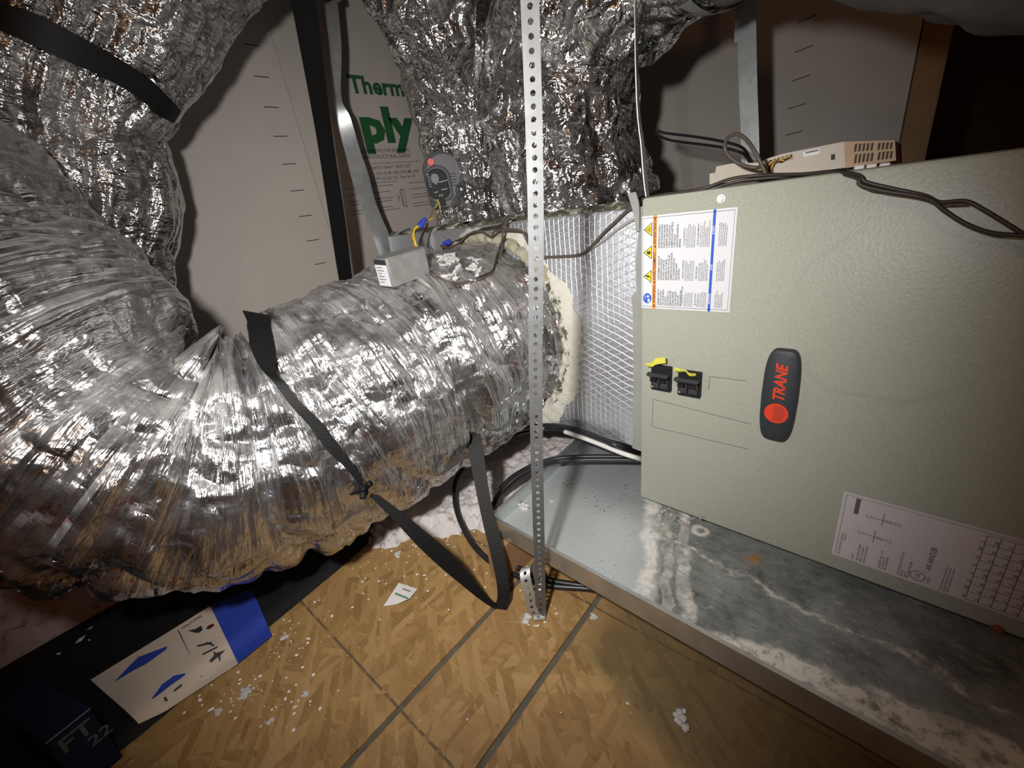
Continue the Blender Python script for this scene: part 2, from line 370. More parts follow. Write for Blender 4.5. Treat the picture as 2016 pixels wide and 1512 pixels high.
def pan_metal(name):
    """galvanised sheet with mineral scale, rust and a dark zone in its own shapes"""
    m, nt, b = new_mat(name)
    tc = nt.nodes.new('ShaderNodeTexCoord'); ob = tc.outputs['Object']; s = nd(nt, 'ShaderNodeSeparateXYZ', {0: ob})
    X, Y = s.outputs[0], s.outputs[1]
    base = mixc(nt, noi(nt, ob, 10, 4), (0.56, 0.60, 0.60), (0.72, 0.76, 0.76))
    speck = ramp(nt, noi(nt, ob, 150, 2), [(0.66, 0.0), (0.70, 1.0)])
    base = mixc(nt, mth(nt, 'MULTIPLY', speck, 0.5), base, (0.16, 0.15, 0.13))
    # dark mottled tone right of the first drip (x > -0.30)
    XT = mth(nt, 'ADD', X, mth(nt, 'MULTIPLY', mth(nt, 'SUBTRACT', Y, 0.6), 0.42))
    nx = mth(nt, 'ADD', XT, mth(nt, 'MULTIPLY', noi(nt, ob, 9, 4), 0.05))
    gx = nd(nt, 'ShaderNodeMapRange', {0: nx, 1: -0.262, 2: -0.235, 3: 0.0, 4: 1.0}).outputs[0]
    gn = ramp(nt, noi(nt, ob, 14, 6, 0.7), [(0.25, 0.45), (0.7, 1.0)])
    dark_zone = mth(nt, 'MULTIPLY', gx, gn)
    col = mixc(nt, mth(nt, 'MULTIPLY', dark_zone, 0.97), base, mixc(nt, ramp(nt, noi(nt, coords(nt, 'Object', (30, 90, 30)), 1.0, 5, 0.7), [(0.35, 0.0), (0.7, 1.0)]), (0.028, 0.032, 0.028), (0.12, 0.12, 0.105)))
    # mineral drips running from the cabinet to the front lip
    dr = None
    for k, (x0, wd, st) in enumerate(((-0.285, 0.020, 0.95), (-0.252, 0.012, 0.6), (-0.218, 0.013, 1.0))):
        wv = coords(nt, 'Object', (1, 1, 1), (0, 0, 0), (k*2.3, k*1.1, 0))
        wob = mth(nt, 'MULTIPLY', mth(nt, 'SUBTRACT', noi(nt, wv, 15.0, 4, 0.6), 0.5), 0.06)
        dd = mth(nt, 'ABSOLUTE', mth(nt, 'SUBTRACT', mth(nt, 'ADD', XT, wob), x0))
        a = nd(nt, 'ShaderNodeMapRange', {0: dd, 1: wd*0.5, 2: wd, 3: st, 4: 0.0}).outputs[0]
        rim = nd(nt, 'ShaderNodeMapRange', {0: mth(nt, 'ABSOLUTE', mth(nt, 'SUBTRACT', dd, wd*0.7)), 1: 0.0, 2: wd*0.35, 3: 0.5, 4: 0.0}).outputs[0]
        a = mth(nt, 'MAXIMUM', mth(nt, 'MULTIPLY', a, ramp(nt, noi(nt, wv, 34, 4, 0.6), [(0.40, 0.35), (0.60, 1.0)])), rim)
        dr = a if dr is None else mth(nt, 'MAXIMUM', dr, a)
    dr = mth(nt, 'MULTIPLY', dr, ramp(nt, noi(nt, ob, 70, 5, 0.7), [(0.33, 0.3), (0.55, 1.0)]))
    spl = ramp(nt, noi(nt, ob, 95, 4, 0.75), [(0.56, 0.0), (0.62, 1.0)])
    near = nd(nt, 'ShaderNodeMapRange', {0: mth(nt, 'ABSOLUTE', mth(nt, 'SUBTRACT', XT, -0.24)), 1: 0.03, 2: 0.07, 3: 1.0, 4: 0.0}).outputs[0]
    neary = nd(nt, 'ShaderNodeMapRange', {0: Y, 1: 0.62, 2: 0.70, 3: 0.0, 4: 1.0}).outputs[0]
    dr = mth(nt, 'MAXIMUM', dr, mth(nt, 'MULTIPLY', spl, mth(nt, 'MULTIPLY', near, neary)))
    # scale crust along the front lip, thickening to the right
    yf = mth(nt, 'SUBTRACT', Y, mth(nt, 'MULTIPLY', noi(nt, ob, 11, 5, 0.6), 0.10))
    lim = nd(nt, 'ShaderNodeMapRange', {0: X, 1: -0.25, 2: 0.12, 3: 0.428, 4: 0.515}).outputs[0]
    cr = nd(nt, 'ShaderNodeMapRange', {0: mth(nt, 'SUBTRACT', yf, lim), 1: -0.002, 2: 0.012, 3: 1.0, 4: 0.0}).outputs[0]
    cr = mth(nt, 'MULTIPLY', cr, nd(nt, 'ShaderNodeMapRange', {0: X, 1: -0.26, 2: -0.215, 3: 0.0, 4: 1.0}).outputs[0])
    cr = mth(nt, 'MULTIPLY', cr, ramp(nt, noi(nt, ob, 55, 5, 0.7), [(0.36, 0.12), (0.52, 1.0)]))
    # thin tide lines
    tl = mth(nt, 'ABSOLUTE', mth(nt, 'SUBTRACT', mth(nt, 'SUBTRACT', Y, mth(nt, 'MULTIPLY', noi(nt, ob, 8, 6, 0.65), 0.11)), nd(nt, 'ShaderNodeMapRange', {0: X, 1: -0.25, 2: 0.2, 3: 0.60, 4: 0.555}).outputs[0]))
    tl = nd(nt, 'ShaderNodeMapRange', {0: tl, 1: 0.0, 2: 0.009, 3: 0.8, 4: 0.0}).outputs[0]
    tl = mth(nt, 'MULTIPLY', mth(nt, 'MULTIPLY', tl, gx), ramp(nt, noi(nt, ob, 70, 4, 0.7), [(0.42, 0.0), (0.6, 1.0)]))
    ring = nd(nt, 'ShaderNodeVectorMath', {0: ob, 1: (-0.235, 0.715, -0.606)}, operation='DISTANCE').outputs[1]
    rg = nd(nt, 'ShaderNodeMapRange', {0: mth(nt, 'ABSOLUTE', mth(nt, 'SUBTRACT', mth(nt, 'ADD', ring, mth(nt, 'MULTIPLY', noi(nt, ob, 60, 4, 0.7), 0.020)), 0.022)), 1: 0.002, 2: 0.007, 3: 0.8, 4: 0.0}).outputs[0]
    spk = mth(nt, 'MULTIPLY', mth(nt, 'MULTIPLY', ramp(nt, noi(nt, coords(nt, 'Object', (60, 130, 60)), 1.0, 6, 0.75), [(0.58, 0.0), (0.68, 1.0)]), gx), 0.45)
    tl = mth(nt, 'MAXIMUM', tl, spk)
    white = mth(nt, 'MAXIMUM', mth(nt, 'MAXIMUM', dr, cr), mth(nt, 'MAXIMUM', tl, rg))
    wc = mixc(nt, noi(nt, ob, 20, 4), (0.66, 0.60, 0.52), (0.86, 0.83, 0.77))
    col = mixc(nt, white, col, wc)
    rus = nd(nt, 'ShaderNodeVectorMath', {0: ob, 1: (-0.132, 0.697, -0.606)}, operation='DISTANCE').outputs[1]
    rus = mth(nt, 'MULTIPLY', nd(nt, 'ShaderNodeMapRange', {0: mth(nt, 'ADD', rus, mth(nt, 'MULTIPLY', noi(nt, ob, 70, 5, 0.7), 0.034)), 1: 0.020, 2: 0.034, 3: 0.9, 4: 0.0}).outputs[0], 1.0)
    col = mixc(nt, rus, col, (0.42, 0.20, 0.03))
    nt.links.new(col, b.inputs['Base Color'])
    mt = mth(nt, 'SUBTRACT', 0.62, mth(nt, 'MULTIPLY', mth(nt, 'MAXIMUM', mth(nt, 'MULTIPLY', white, 0.85), mth(nt, 'MULTIPLY', dark_zone, 0.62)), 1.0), clamp=True)
    nt.links.new(mt, b.inputs['Metallic'])
    nt.links.new(mth(nt, 'ADD', 0.44, mth(nt, 'MULTIPLY', mth(nt, 'MAXIMUM', white, mth(nt, 'MULTIPLY', dark_zone, 0.3)), 0.4)), b.inputs['Roughness'])
    h = mth(nt, 'ADD', mth(nt, 'MULTIPLY', noi(nt, ob, 5, 2), 3.0), mth(nt, 'MULTIPLY', white, mth(nt, 'ADD', 0.5, noi(nt, ob, 90, 3))))
    bump(nt, b, h, 0.35, 0.0025)
    return m

def sheathing(name):
    m, nt, b = new_mat(name)
    v = coords(nt)
    n = noi(nt, v, 4, 4, 0.6); f = noi(nt, v, 260, 2)
    col = mixc(nt, n, (0.47, 0.425, 0.385), (0.58, 0.53, 0.485))
    col = mixc(nt, mth(nt, 'MULTIPLY', f, 0.25), col, (0.36, 0.32, 0.28))
    nt.links.new(col, b.inputs['Base Color']); b.inputs['Roughness'].default_value = 0.7
    b.inputs['Specular IOR Level'].default_value = 0.25
    bump(nt, b, mth(nt, 'ADD', mth(nt, 'MULTIPLY', n, 3), mth(nt, 'MULTIPLY', f, 0.3)), 0.1, 0.003)
    return m

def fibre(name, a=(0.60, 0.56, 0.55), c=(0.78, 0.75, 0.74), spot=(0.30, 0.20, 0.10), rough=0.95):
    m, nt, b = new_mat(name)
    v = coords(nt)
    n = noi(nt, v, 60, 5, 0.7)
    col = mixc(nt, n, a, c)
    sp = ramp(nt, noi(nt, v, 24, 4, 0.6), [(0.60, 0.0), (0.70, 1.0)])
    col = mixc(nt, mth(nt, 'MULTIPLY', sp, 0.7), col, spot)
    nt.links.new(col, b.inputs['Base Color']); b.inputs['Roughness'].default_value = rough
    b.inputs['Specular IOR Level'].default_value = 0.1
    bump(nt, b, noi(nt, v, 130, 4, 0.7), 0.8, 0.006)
    return m

def mildew(name, lo=0.40, hi=0.52, sc=42):
    m, nt, b = new_mat(name)
    v = coords(nt)
    f = ramp(nt, noi(nt, v, sc, 5, 0.7), [(lo, 0.0), (hi, 1.0)])
    c = mixc(nt, noi(nt, v, 90, 3), (0.03, 0.03, 0.018), (0.10, 0.09, 0.055))
    c = mixc(nt, f, c, mixc(nt, noi(nt, v, 25, 3), (0.46, 0.44, 0.36), (0.66, 0.64, 0.56)))
    nt.links.new(c, b.inputs['Base Color']); b.inputs['Roughness'].default_value = 0.9
    bump(nt, b, noi(nt, v, 110, 4, 0.7), 0.8, 0.004)
    return m

def painted_cabinet(name):
    m, nt, b = new_mat(name)
    v = coords(nt)
    n = noi(nt, v, 320, 2); l = noi(nt, v, 2.2, 3)
    col = mixc(nt, l, (0.365, 0.375, 0.315), (0.41, 0.415, 0.35))
    col = mixc(nt, ramp(nt, n, [(0.40, 0.22), (0.62, 0.0)]), col, (0.20, 0.20, 0.16))
    # old water tide marks
    s = nd(nt, 'ShaderNodeSeparateXYZ', {0: v})
    e = nd(nt, 'ShaderNodeVectorMath', {0: v, 1: (-0.02, 0.71, -0.16)}, operation='SUBTRACT').outputs[0]
    es = nd(nt, 'ShaderNodeSeparateXYZ', {0: e})
    rr = mth(nt, 'SQRT', mth(nt, 'ADD', mth(nt, 'POWER', mth(nt, 'MULTIPLY', es.outputs[0], 0.9), 2.0), mth(nt, 'POWER', es.outputs[2], 2.0)))
    rr = mth(nt, 'ADD', rr, mth(nt, 'MULTIPLY', noi(nt, v, 9, 4), 0.09))
    td = nd(nt, 'ShaderNodeMapRange', {0: mth(nt, 'ABSOLUTE', mth(nt, 'SUBTRACT', rr, 0.155)), 1: 0.0, 2: 0.007, 3: 0.30, 4: 0.0}).outputs[0]
    td = mth(nt, 'MULTIPLY', td, ramp(nt, noi(nt, v, 6, 2), [(0.42, 0.0), (0.6, 1.0)]))
    col = mixc(nt, td, col, (0.20, 0.225, 0.19))
    nt.links.new(col, b.inputs['Base Color']); b.inputs['Roughness'].default_value = 0.42
    b.inputs['Specular IOR Level'].default_value = 0.45
    bump(nt, b, noi(nt, v, 260, 2), 0.25, 0.0012)
    return m

def webbing(name):
    m, nt, b = new_mat(name)
    v = coords(nt)
    s = nd(nt, 'ShaderNodeSeparateXYZ', {0: v})
    wv = mth(nt, 'SINE', mth(nt, 'MULTIPLY', mth(nt, 'ADD', s.outputs[2], mth(nt, 'MULTIPLY', s.outputs[1], 0.3)), 1900.0))
    n = noi(nt, v, 500, 2)
    col = mixc(nt, n, (0.004, 0.004, 0.0045), (0.012, 0.012, 0.012))
    nt.links.new(col, b.inputs['Base Color']); b.inputs['Roughness'].default_value = 0.5; b.inputs['Specular IOR Level'].default_value = 0.14
    bump(nt, b, mth(nt, 'ADD', wv, n), 0.22, 0.0005)
    return m

MT = {}
MT['foil'] = foil('reflective_foil_jacket', dust=0.40, rough=0.19, prints=True, scrim=1.5, aniso=(7, 75), lin=(1.1, 3.2, 0.10, 0.08), bil=0.5, fine=0.25)
MT['foil_b'] = foil('crumpled_foil_jacket', base=(0.66, 0.655, 0.65), rough=0.16, dust=0.12, aniso=(16, 80), crumple=22, strength=0.9, scrim=0.6, lin=(1.0, 1.6, 0.15, 0.10), bil=1.0, fine=0.2)
MT['foil_c'] = foil('loose_foil_wrap', base=(0.78, 0.78, 0.78), rough=0.15, dust=0.16, aniso=(14, 46), crumple=17, strength=0.95, scrim=0.6, lin=(0.6, 1.6, 0.2, 0.06), bil=1.25, fine=0.12)
MT['fsk'] = fsk_board('foil_scrim_duct_board')
MT['osb'] = osb('oriented_strand_board')
MT['deck'] = osb('roof_deck_board', 0.8, printed=False)
MT['galv'] = galvanized('galvanized_steel')
MT['galv_strap'] = galvanized('weathered_galvanized_strap', 0.58, (0.20, 0.205, 0.21), 0.2)
MT['galv_lip'] = galvanized('bright_galvanized_lip', 0.26, (0.55, 0.56, 0.55), 0.35)
MT['galv_dull'] = galvanized('dull_galvanized_steel', 0.5, (0.50, 0.50, 0.49), 0.5)
MT['pan'] = pan_metal('stained_galvanized_pan')
MT['sheath'] = sheathing('sheathing_paperboard')
MT['insul'] = fibre('blown_insulation')
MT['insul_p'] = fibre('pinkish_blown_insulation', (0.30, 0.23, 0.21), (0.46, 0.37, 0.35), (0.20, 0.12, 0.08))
MT['tuft'] = plain('insulation_fibre', (0.80, 0.78, 0.76), 0.95, var=0.08, bstr=0.6, bdist=0.003, bscale=220, spec=0.1)
MT['cab'] = painted_cabinet('grey_green_paint')
MT['web'] = webbing('black_nylon_webbing')
MT['mastic'] = fibre('dried_mastic', (0.60, 0.59, 0.51), (0.72, 0.71, 0.63), (0.62, 0.60, 0.52), 0.7)
MT['mold'] = mildew('mildewed_mastic')
MT['foam'] = fibre('yellowed_insulation_edge', (0.32, 0.30, 0.21), (0.50, 0.47, 0.37), (0.03, 0.028, 0.02), 0.95)
MT['bead'] = mildew('dirty_sealant', 0.48, 0.62, 30)
MT['tape'] = plain('grey_duct_tape', (0.30, 0.30, 0.285), 0.55, var=0.15, scale=25, bstr=0.4, bdist=0.002, bscale=60)
MT['black'] = plain('black_plastic', (0.012, 0.012, 0.013), 0.55, spec=0.25, var=0.3, bstr=0.1, bdist=0.0005, bscale=600)
MT['black_soft'] = plain('black_cable_jacket', (0.018, 0.018, 0.02), 0.36, var=0.3)
MT['brown_wire'] = plain('brown_thermostat_cable', (0.085, 0.066, 0.055), 0.5, var=0.2)
MT['brown_wire2'] = plain('dark_thermostat_cable', (0.035, 0.026, 0.021), 0.5, var=0.2)
MT['white_cable'] = plain('white_cable_jacket', (0.72, 0.71, 0.67), 0.5)
MT['yellow'] = plain('yellow_plastic', (0.75, 0.60, 0.05), 0.5)
MT['yellow_tape'] = plain('yellow_green_tape', (0.78, 0.76, 0.10), 0.6, bstr=0.4, bdist=0.002, bscale=90)
MT['orange_wire'] = plain('orange_wire_insulation', (0.75, 0.22, 0.03), 0.5)
MT['tan_wire'] = plain('tan_wire_insulation', (0.55, 0.38, 0.10), 0.5)
MT['maroon_wire'] = plain('maroon_wire_insulation', (0.12, 0.015, 0.02), 0.5)
MT['blue'] = plain('blue_plastic', (0.035, 0.06, 0.50), 0.4)
MT['blue_print'] = plain('blue_ink', (0.02, 0.09, 0.50), 0.5, var=0.02)
MT['blue_fabric'] = plain('blue_label_cloth', (0.016, 0.045, 0.36), 0.8, var=0.2, scale=30, bstr=0.3, bdist=0.002)
MT['cream'] = plain('cream_label_cloth', (0.56, 0.47, 0.385), 0.85, var=0.08, scale=14, bstr=0.3, bdist=0.002, bscale=40)
MT['white'] = plain('white_label_stock', (0.64, 0.65, 0.68), 0.45, var=0.015)
MT['grey_label'] = plain('grey_white_label_stock', (0.56, 0.52, 0.54), 0.55, var=0.03)
MT['ink'] = plain('black_ink', (0.025, 0.025, 0.03), 0.6, var=0.02)
MT['ink_soft'] = plain('grey_ink', (0.10, 0.09, 0.09), 0.6, var=0.02)
MT['green'] = plain('green_ink', (0.012, 0.10, 0.030), 0.7, var=0.25, scale=12)
MT['green_lt'] = plain('pale_green_ink', (0.12, 0.26, 0.14), 0.7)
MT['orange'] = plain('orange_ink', (0.80, 0.27, 0.03), 0.5, var=0.02)
MT['warn'] = plain('yellow_ink', (0.88, 0.62, 0.02), 0.5, var=0.02)
MT['red'] = plain('red_enamel', (0.72, 0.055, 0.02), 0.45, var=0.03)
MT['handle'] = plain('charcoal_plastic', (0.026, 0.030, 0.036), 0.55, var=0.25, scale=300, bstr=0.3, bdist=0.0006, bscale=700)
MT['grey_pl'] = plain('grey_plastic', (0.085, 0.088, 0.095), 0.55, spec=0.3)
MT['grey_pl2'] = plain('pale_grey_plastic', (0.20, 0.203, 0.212), 0.5, spec=0.3)
MT['beige'] = plain('aged_beige_plastic', (0.50, 0.45, 0.37), 0.55, var=0.12, scale=18)
MT['tan'] = plain('tan_plastic', (0.42, 0.28, 0.17), 0.6, var=0.2, scale=40)
MT['dark_slot'] = plain('dark_slot', (0.06, 0.04, 0.03), 0.8)
MT['wood'] = plain('framing_lumber', (0.30, 0.17, 0.08), 0.75, var=0.3, scale=14, bstr=0.3, bdist=0.002, bscale=50)
MT['wood_dk'] = plain('aged_framing_lumber', (0.13, 0.075, 0.04), 0.8, var=0.3, scale=14)
MT['bag'] = plain('black_woven_plastic', (0.010, 0.010, 0.011), 0.75, var=0.4, scale=60, bstr=0.5, bdist=0.004, bscale=14, spec=0.2)
MT['navy'] = plain('navy_carton', (0.007, 0.010, 0.030), 0.7, var=0.3, scale=30, spec=0.2)
MT['subfloor'] = plain('dark_joint_filler', (0.11, 0.095, 0.072), 0.9, var=0.5, scale=60)
MT['paint_screw'] = plain('painted_screw', (0.35, 0.36, 0.31), 0.4, metal=0.3)
MT['rust'] = plain('rusty_screw', (0.22, 0.065, 0.03), 0.8, var=0.5, scale=200)
MT['dull_duct'] = plain('grey_vinyl_duct', (0.17, 0.15, 0.135), 0.7, var=0.25, scale=20, bstr=0.6, bdist=0.006, bscale=30)
MT['steel_box'] = galvanized('zinc_plated_box', 0.5, (0.44, 0.44, 0.43), 0.4)
MT['paper'] = plain('white_paper', (0.74, 0.72, 0.70), 0.7)

# ------------------------------------------------------------------ the setting
FZ = -0.70                                   # top of the floor boards
fl = MB().box((0.6, 0.9, FZ-0.0141), (4.8, 7.0, 0.02)).build('floor', MT['subfloor']); tag(fl, kind='structure')
TILT = math.radians(3.8)
def floor_panel(x0, x1, y0, y1):
    # sheets lie a few degrees off the cabinet line
    def q(x, y): return (x-0.066*y, y)
    a = [q(x0, y0), q(x1, y0), q(x1, y1), q(x0, y1)]
    b = MB(); b.prism(a, 0.004, lambda x, y, h: Vector((x, y, FZ-0.004+h)))
    return b.build('osb_panel', MT['osb'], fl)
floor_panel(-2.1, -0.4845, -2.5, 4.4)
floor_panel(-0.4735, -0.3255, -2.5, 4.4)
floor_panel(-0.3145, 0.905, -2.5, 4.4)
floor_panel(0.909, 3.2, -2.5, 4.4)

wl = MB().box((-1.56, 0.95, 0.4), (0.08, 6.9, 2.3)).build('wall_left', MT['wood_dk']); tag(wl, kind='structure')
def wall_fr(o, yaw_tilt=math.radians(3.6)):
    # frame on the left wall: x to the right (+Y), y up, normal into the room
    c, s = math.cos(yaw_tilt), math.sin(yaw_tilt)
    return frame(o, (0, c, s), (0, -s, c))
WLO = Vector((-1.5, 0.70, 0.12)); WLX = -1.5
fw_ = wall_fr((-1.504, 0.697, 0.10))
pA = MB().prism([(-1.6, -0.9), (0.0, -0.9), (0.0, 1.6), (-1.6, 1.6)], 0.004, fw_).build('sheathing_panel', MT['sheath'], wl)
fw2 = wall_fr((-1.513, 0.697, 0.10))
pB = MB().prism([(-0.05, -0.9), (1.17, -0.9), (1.17, 1.6), (-0.05, 1.6)], 0.004, fw2).build('sheathing_panel', MT['sheath'], wl)
fw3 = wall_fr((-1.5, 0.697, 0.10))
tk = MB()
for i in range(-8, 14):
    y = i*0.0762+0.002
    tk.prism([(-0.086, y-0.0012), (-0.044, y-0.0012), (-0.044, y+0.0012), (-0.086, y+0.0012)], 0.0003, fw3)
tk.build('printed_nail_marks', MT['ink'], pA)

# print on the right-hand sheet
def on_wall(u, v):           # pixel of the photograph -> point of the sheet in its own frame
    p = P(u, v, x=-1.504)-Vector((-1.504, 0.697, 0.10))
    c, s = math.cos(math.radians(3.6)), math.sin(math.radians(3.6))
    return (p.y*c+p.z*s, -p.y*s+p.z*c)
a = on_wall(686, 165)
g1 = MB(); FB = lambda x, y, h: fw2(x, y, 0.0042+h)
x0, y0 = on_wall(688, 166)
g1.text('Thermo', 0.072, x0, y0, FB, 0, bold=0.035, xs=1.12)
lx, ly = on_wall(712, 250)
g1.text('ply', 0.148, lx, ly+0.002, FB, 0, bold=0.05, xs=1.25)
g1.build('printed_brand_name', MT['green'], pB)
random.seed(3)
g2 = MB()
for (u, v, s_, t_) in ((700, 298, 0.0165, 'TOUGH PROTECTIVE SHEATHING'), (683, 311, 0.0185, 'GREEN NON-STRUCTURAL GRADE'),
                       (735, 322, 0.0065, 'REFER TO THE FOLLOWING CODE AGENCY REPORT FOR MORE INFORMATION'),
                       (731, 331, 0.0150, '\u2022 SBCRI 1004-01 \u2022 SBCRI TEST'), (741, 342, 0.0150, 'ICBO ES ER-1439, HUD MR 1098'), (742, 352, 0.0150, 'PFS AA-652, N.Y. State No. 24'),
                       (722, 361, 0.0095, 'ply\u2122 Installation Instructions - Install')):
    x, y = on_wall(u, v); g2.text(t_, s_, x, y, FB, 0, bold=0.01, xs=0.92)
for k in range(9):
    y = on_wall(690, 371)[1]-k*0.0105
    if k in (1, 3, 6): continue
    xa = on_wall(680, 371)[0]; xb = on_wall(782, 371)[0]-random.uniform(0, 0.05); xc = on_wall(808, 371)[0]
    for (p, q) in ((xa, xb), (xc, xc+0.2)):
        g2.prism([(p, y-0.0010), (q, y-0.0010), (q, y+0.0010), (p, y+0.0010)], 0.0002, FB)
xd, yd = on_wall(792, 390)
for (p, q) in (((0, -0.028), (0, 0.028)), ((0, 0.028), (0.018, 0.032)), ((0.018, 0.032), (0.018, -0.032)), ((0.018, -0.032), (0, -0.028)), ((0.006, 0.028), (0.006, -0.028)), ((-0.012, 0.016), (-0.012, -0.012)), ((-0.016, 0.006), (-0.007, 0.006))):
    d = Vector((q[0]-p[0], q[1]-p[1])).normalized()*0.0012; nx, ny = -d.y, d.x
    g2.prism([(xd+p[0]+nx, yd+p[1]+ny), (xd+p[0]-nx, yd+p[1]-ny), (xd+q[0]-nx, yd+q[1]-ny), (xd+q[0]+nx, yd+q[1]+ny)], 0.0002, FB)
g2.build('printed_lettering', MT['ink_soft'], pB)
# wall behind the cabinet
BY = 1.80
wb = MB().box((-0.83, BY+0.06, 0.4), (1.46, 0.08, 2.3)).build('wall_back', MT['wood_dk']); tag(wb, kind='structure')
fb = frame((-0.112, BY+0.004, 0), (1, 0, 0), (0, 0, 1))
pC = MB().prism([(-1.39, -0.72), (0, -0.72), (0, 1.5), (-1.39, 1.5)], 0.004, fb).build('sheathing_panel', MT['sheath'], wb)
tk = MB()
for i in range(-4, 14):
    y = 0.412-0.0757*6+i*0.0757-0.0
    for (xa, xb) in ((-0.293, -0.245), (-1.10, -1.06)):
        tk.prism([(xa, y-0.0013), (xb, y-0.0013+0.004), (xb, y+0.0013+0.004), (xa, y+0.0013)], 0.0003, lambda x, y, h: fb(x, y, h+0.004))
tk.build('printed_nail_marks', MT['ink'], pC)
st = MB().box((-0.078, BY+0.02, 0.4), (0.062, 0.045, 2.25), bev=0.003).build('wall_stud', MT['wood'])
tag(st, 'brown upright wood stud at the end of the sheathed back wall', 'stud')

ce = MB().box((0.6, 0.9, 1.62), (4.8, 7.0, 0.03)).build('ceiling', MT['deck']); tag(ce, kind='structure')
for i in range(9):
    MB().box((-1.5+i*0.55, 0.9, 1.53), (0.04, 6.9, 0.15)).build('rafter', MT['wood_dk'], ce)
for nm, c, d in (('wall_right', (3.0, 0.9, 0.4), (0.05, 6.9, 2.3)), ('wall_far', (0.6, 4.35, 0.4), (4.7, 0.05, 2.3)), ('wall_front', (0.6, -2.5, 0.4), (4.7, 0.05, 2.3))):
    tag(MB().box(c, d).build(nm, MT['wood_dk']), kind='structure')

# ------------------------------------------------------------------ blown insulation (heaps nobody could count)
def heap(name, poly_fn, x0, x1, y0, y1, step, mat, label):
    nx = int((x1-x0)/step)+1; ny = int((y1-y0)/step)+1
    X, Y = np.meshgrid(np.linspace(x0, x1, nx), np.linspace(y0, y1, ny), indexing='ij')
    pp = np.stack([X.ravel(), Y.ravel(), np.zeros(X.size)], 1)
    n = 0.42*vnoise(pp*12, 1)+0.3*vnoise(pp*38, 2)+0.32*vnoise(pp*85, 3)+0.22*vnoise(pp*170, 4)
    h = poly_fn(pp[:, 0], pp[:, 1], n)
    Z = FZ-0.006+h
    V = np.stack([pp[:, 0], pp[:, 1], Z], 1)
    idx = np.arange(nx*ny).reshape(nx, ny)
    f = np.stack([idx[:-1, :-1], idx[1:, :-1], idx[1:, 1:], idx[:-1, 1:]], -1).reshape(-1, 4)
    keep = (h[f] > 0.0).any(1)
    b = MB(); b.v = V.tolist(); b.f = [tuple(r) for r in f[keep].tolist()]
    o = b.build(name, mat, smooth_=True); tag(o, label, 'insulation', kind='stuff'); return o
def edge_fn(x, y, n):
    # heap rises away from the boards
    e = (y-(0.34+0.9*np.clip(x+0.88, -1, 0)*-0.25+0.95*np.clip(x+0.86, 0, 1)))*1.0
    e = np.minimum(e, 3.0)
    return np.clip((e+0.10*(n-0.6))*0.55, -0.02, 0.040)+0.035*(n-0.55)*(e > -0.02)
heap('blown_insulation', edge_fn, -1.49, -0.50, 0.30, 1.79, 0.0055, MT['insul'], 'white blown insulation heaped on the floor behind the drain pan and big duct')
def left_fn(x, y, n):
    e = (-1.165-0.10*(y+0.3)-x)
    return np.clip((e+0.05*(n-0.6))*0.9, -0.02, 0.10)+0.03*(n-0.55)*(e > -0.02)
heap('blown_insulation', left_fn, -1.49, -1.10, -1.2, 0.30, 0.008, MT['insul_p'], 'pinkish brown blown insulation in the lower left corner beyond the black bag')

# ------------------------------------------------------------------ drain pan
RIM, PB = -0.566, -0.606
pan = empty('drain_pan', (0, 0, 0), label='galvanized metal drain pan with white mineral stains under the air handler', cat='drain pan')
FLc, BLc = (-0.578, 0.464), (-0.640, 0.850)
FRc, BRc = (1.30, 0.464), (1.30, 1.36)
BL2 = (-0.664, 1.30)
b = MB()
t = 0.0012
corners = [FLc, FRc, BRc, BL2]
# pan floor as a fine sheet so that it can ripple
b.prism(corners, 0.0012, lambda x, y, h: Vector((x, y, PB+h)))
b.build('pan_floor', MT['pan'], pan)
def wall_strip(p, q, z0, z1, th=0.0016, lip=0.007):
    p = Vector((*p, 0)); q = Vector((*q, 0)); d = (q-p).normalized(); n = Vector((-d.y, d.x, 0))
    m = MB()
    prof = [(0, z0), (th, z0), (th, z1-0.001), (lip, z1-0.001), (lip, z1+0.001), (0, z1+0.001)]
    vs = [p+n*a+Vector((0, 0, zz)) for a, zz in prof]+[q+n*a+Vector((0, 0, zz)) for a, zz in prof]
    k = len(prof)
    m.add(vs, [tuple(range(k-1, -1, -1)), tuple(range(k, 2*k))]+[(i, (i+1) % k, k+(i+1) % k, k+i) for i in range(k)])
    return m
for i in range(4):
    wall_strip(corners[i], corners[(i+1) % 4], PB, RIM).build('pan_rim', MT['galv'] if i != 0 else MT['galv_lip'], pan)
for x, y in ((-0.545, 0.485), (0.35, 0.485), (-0.58, 1.2), (0.35, 1.2)):
    bl = MB().box((x, y+0.03, (FZ+PB)/2), (0.038, 0.16, PB-FZ-0.0006), bev=0.002).build('support_block', MT['wood'])
    tag(bl, {(-0.545, 0.485): 'short wood block holding up the front left corner of the drain pan', (0.35, 0.485): 'wood block under the front edge of the drain pan further right',
             (-0.58, 1.2): 'wood block under the rear left corner of the drain pan', (0.35, 1.2): 'wood block under the rear edge of the drain pan further right'}[(x, y)], 'block', 'blocks under the drain pan')

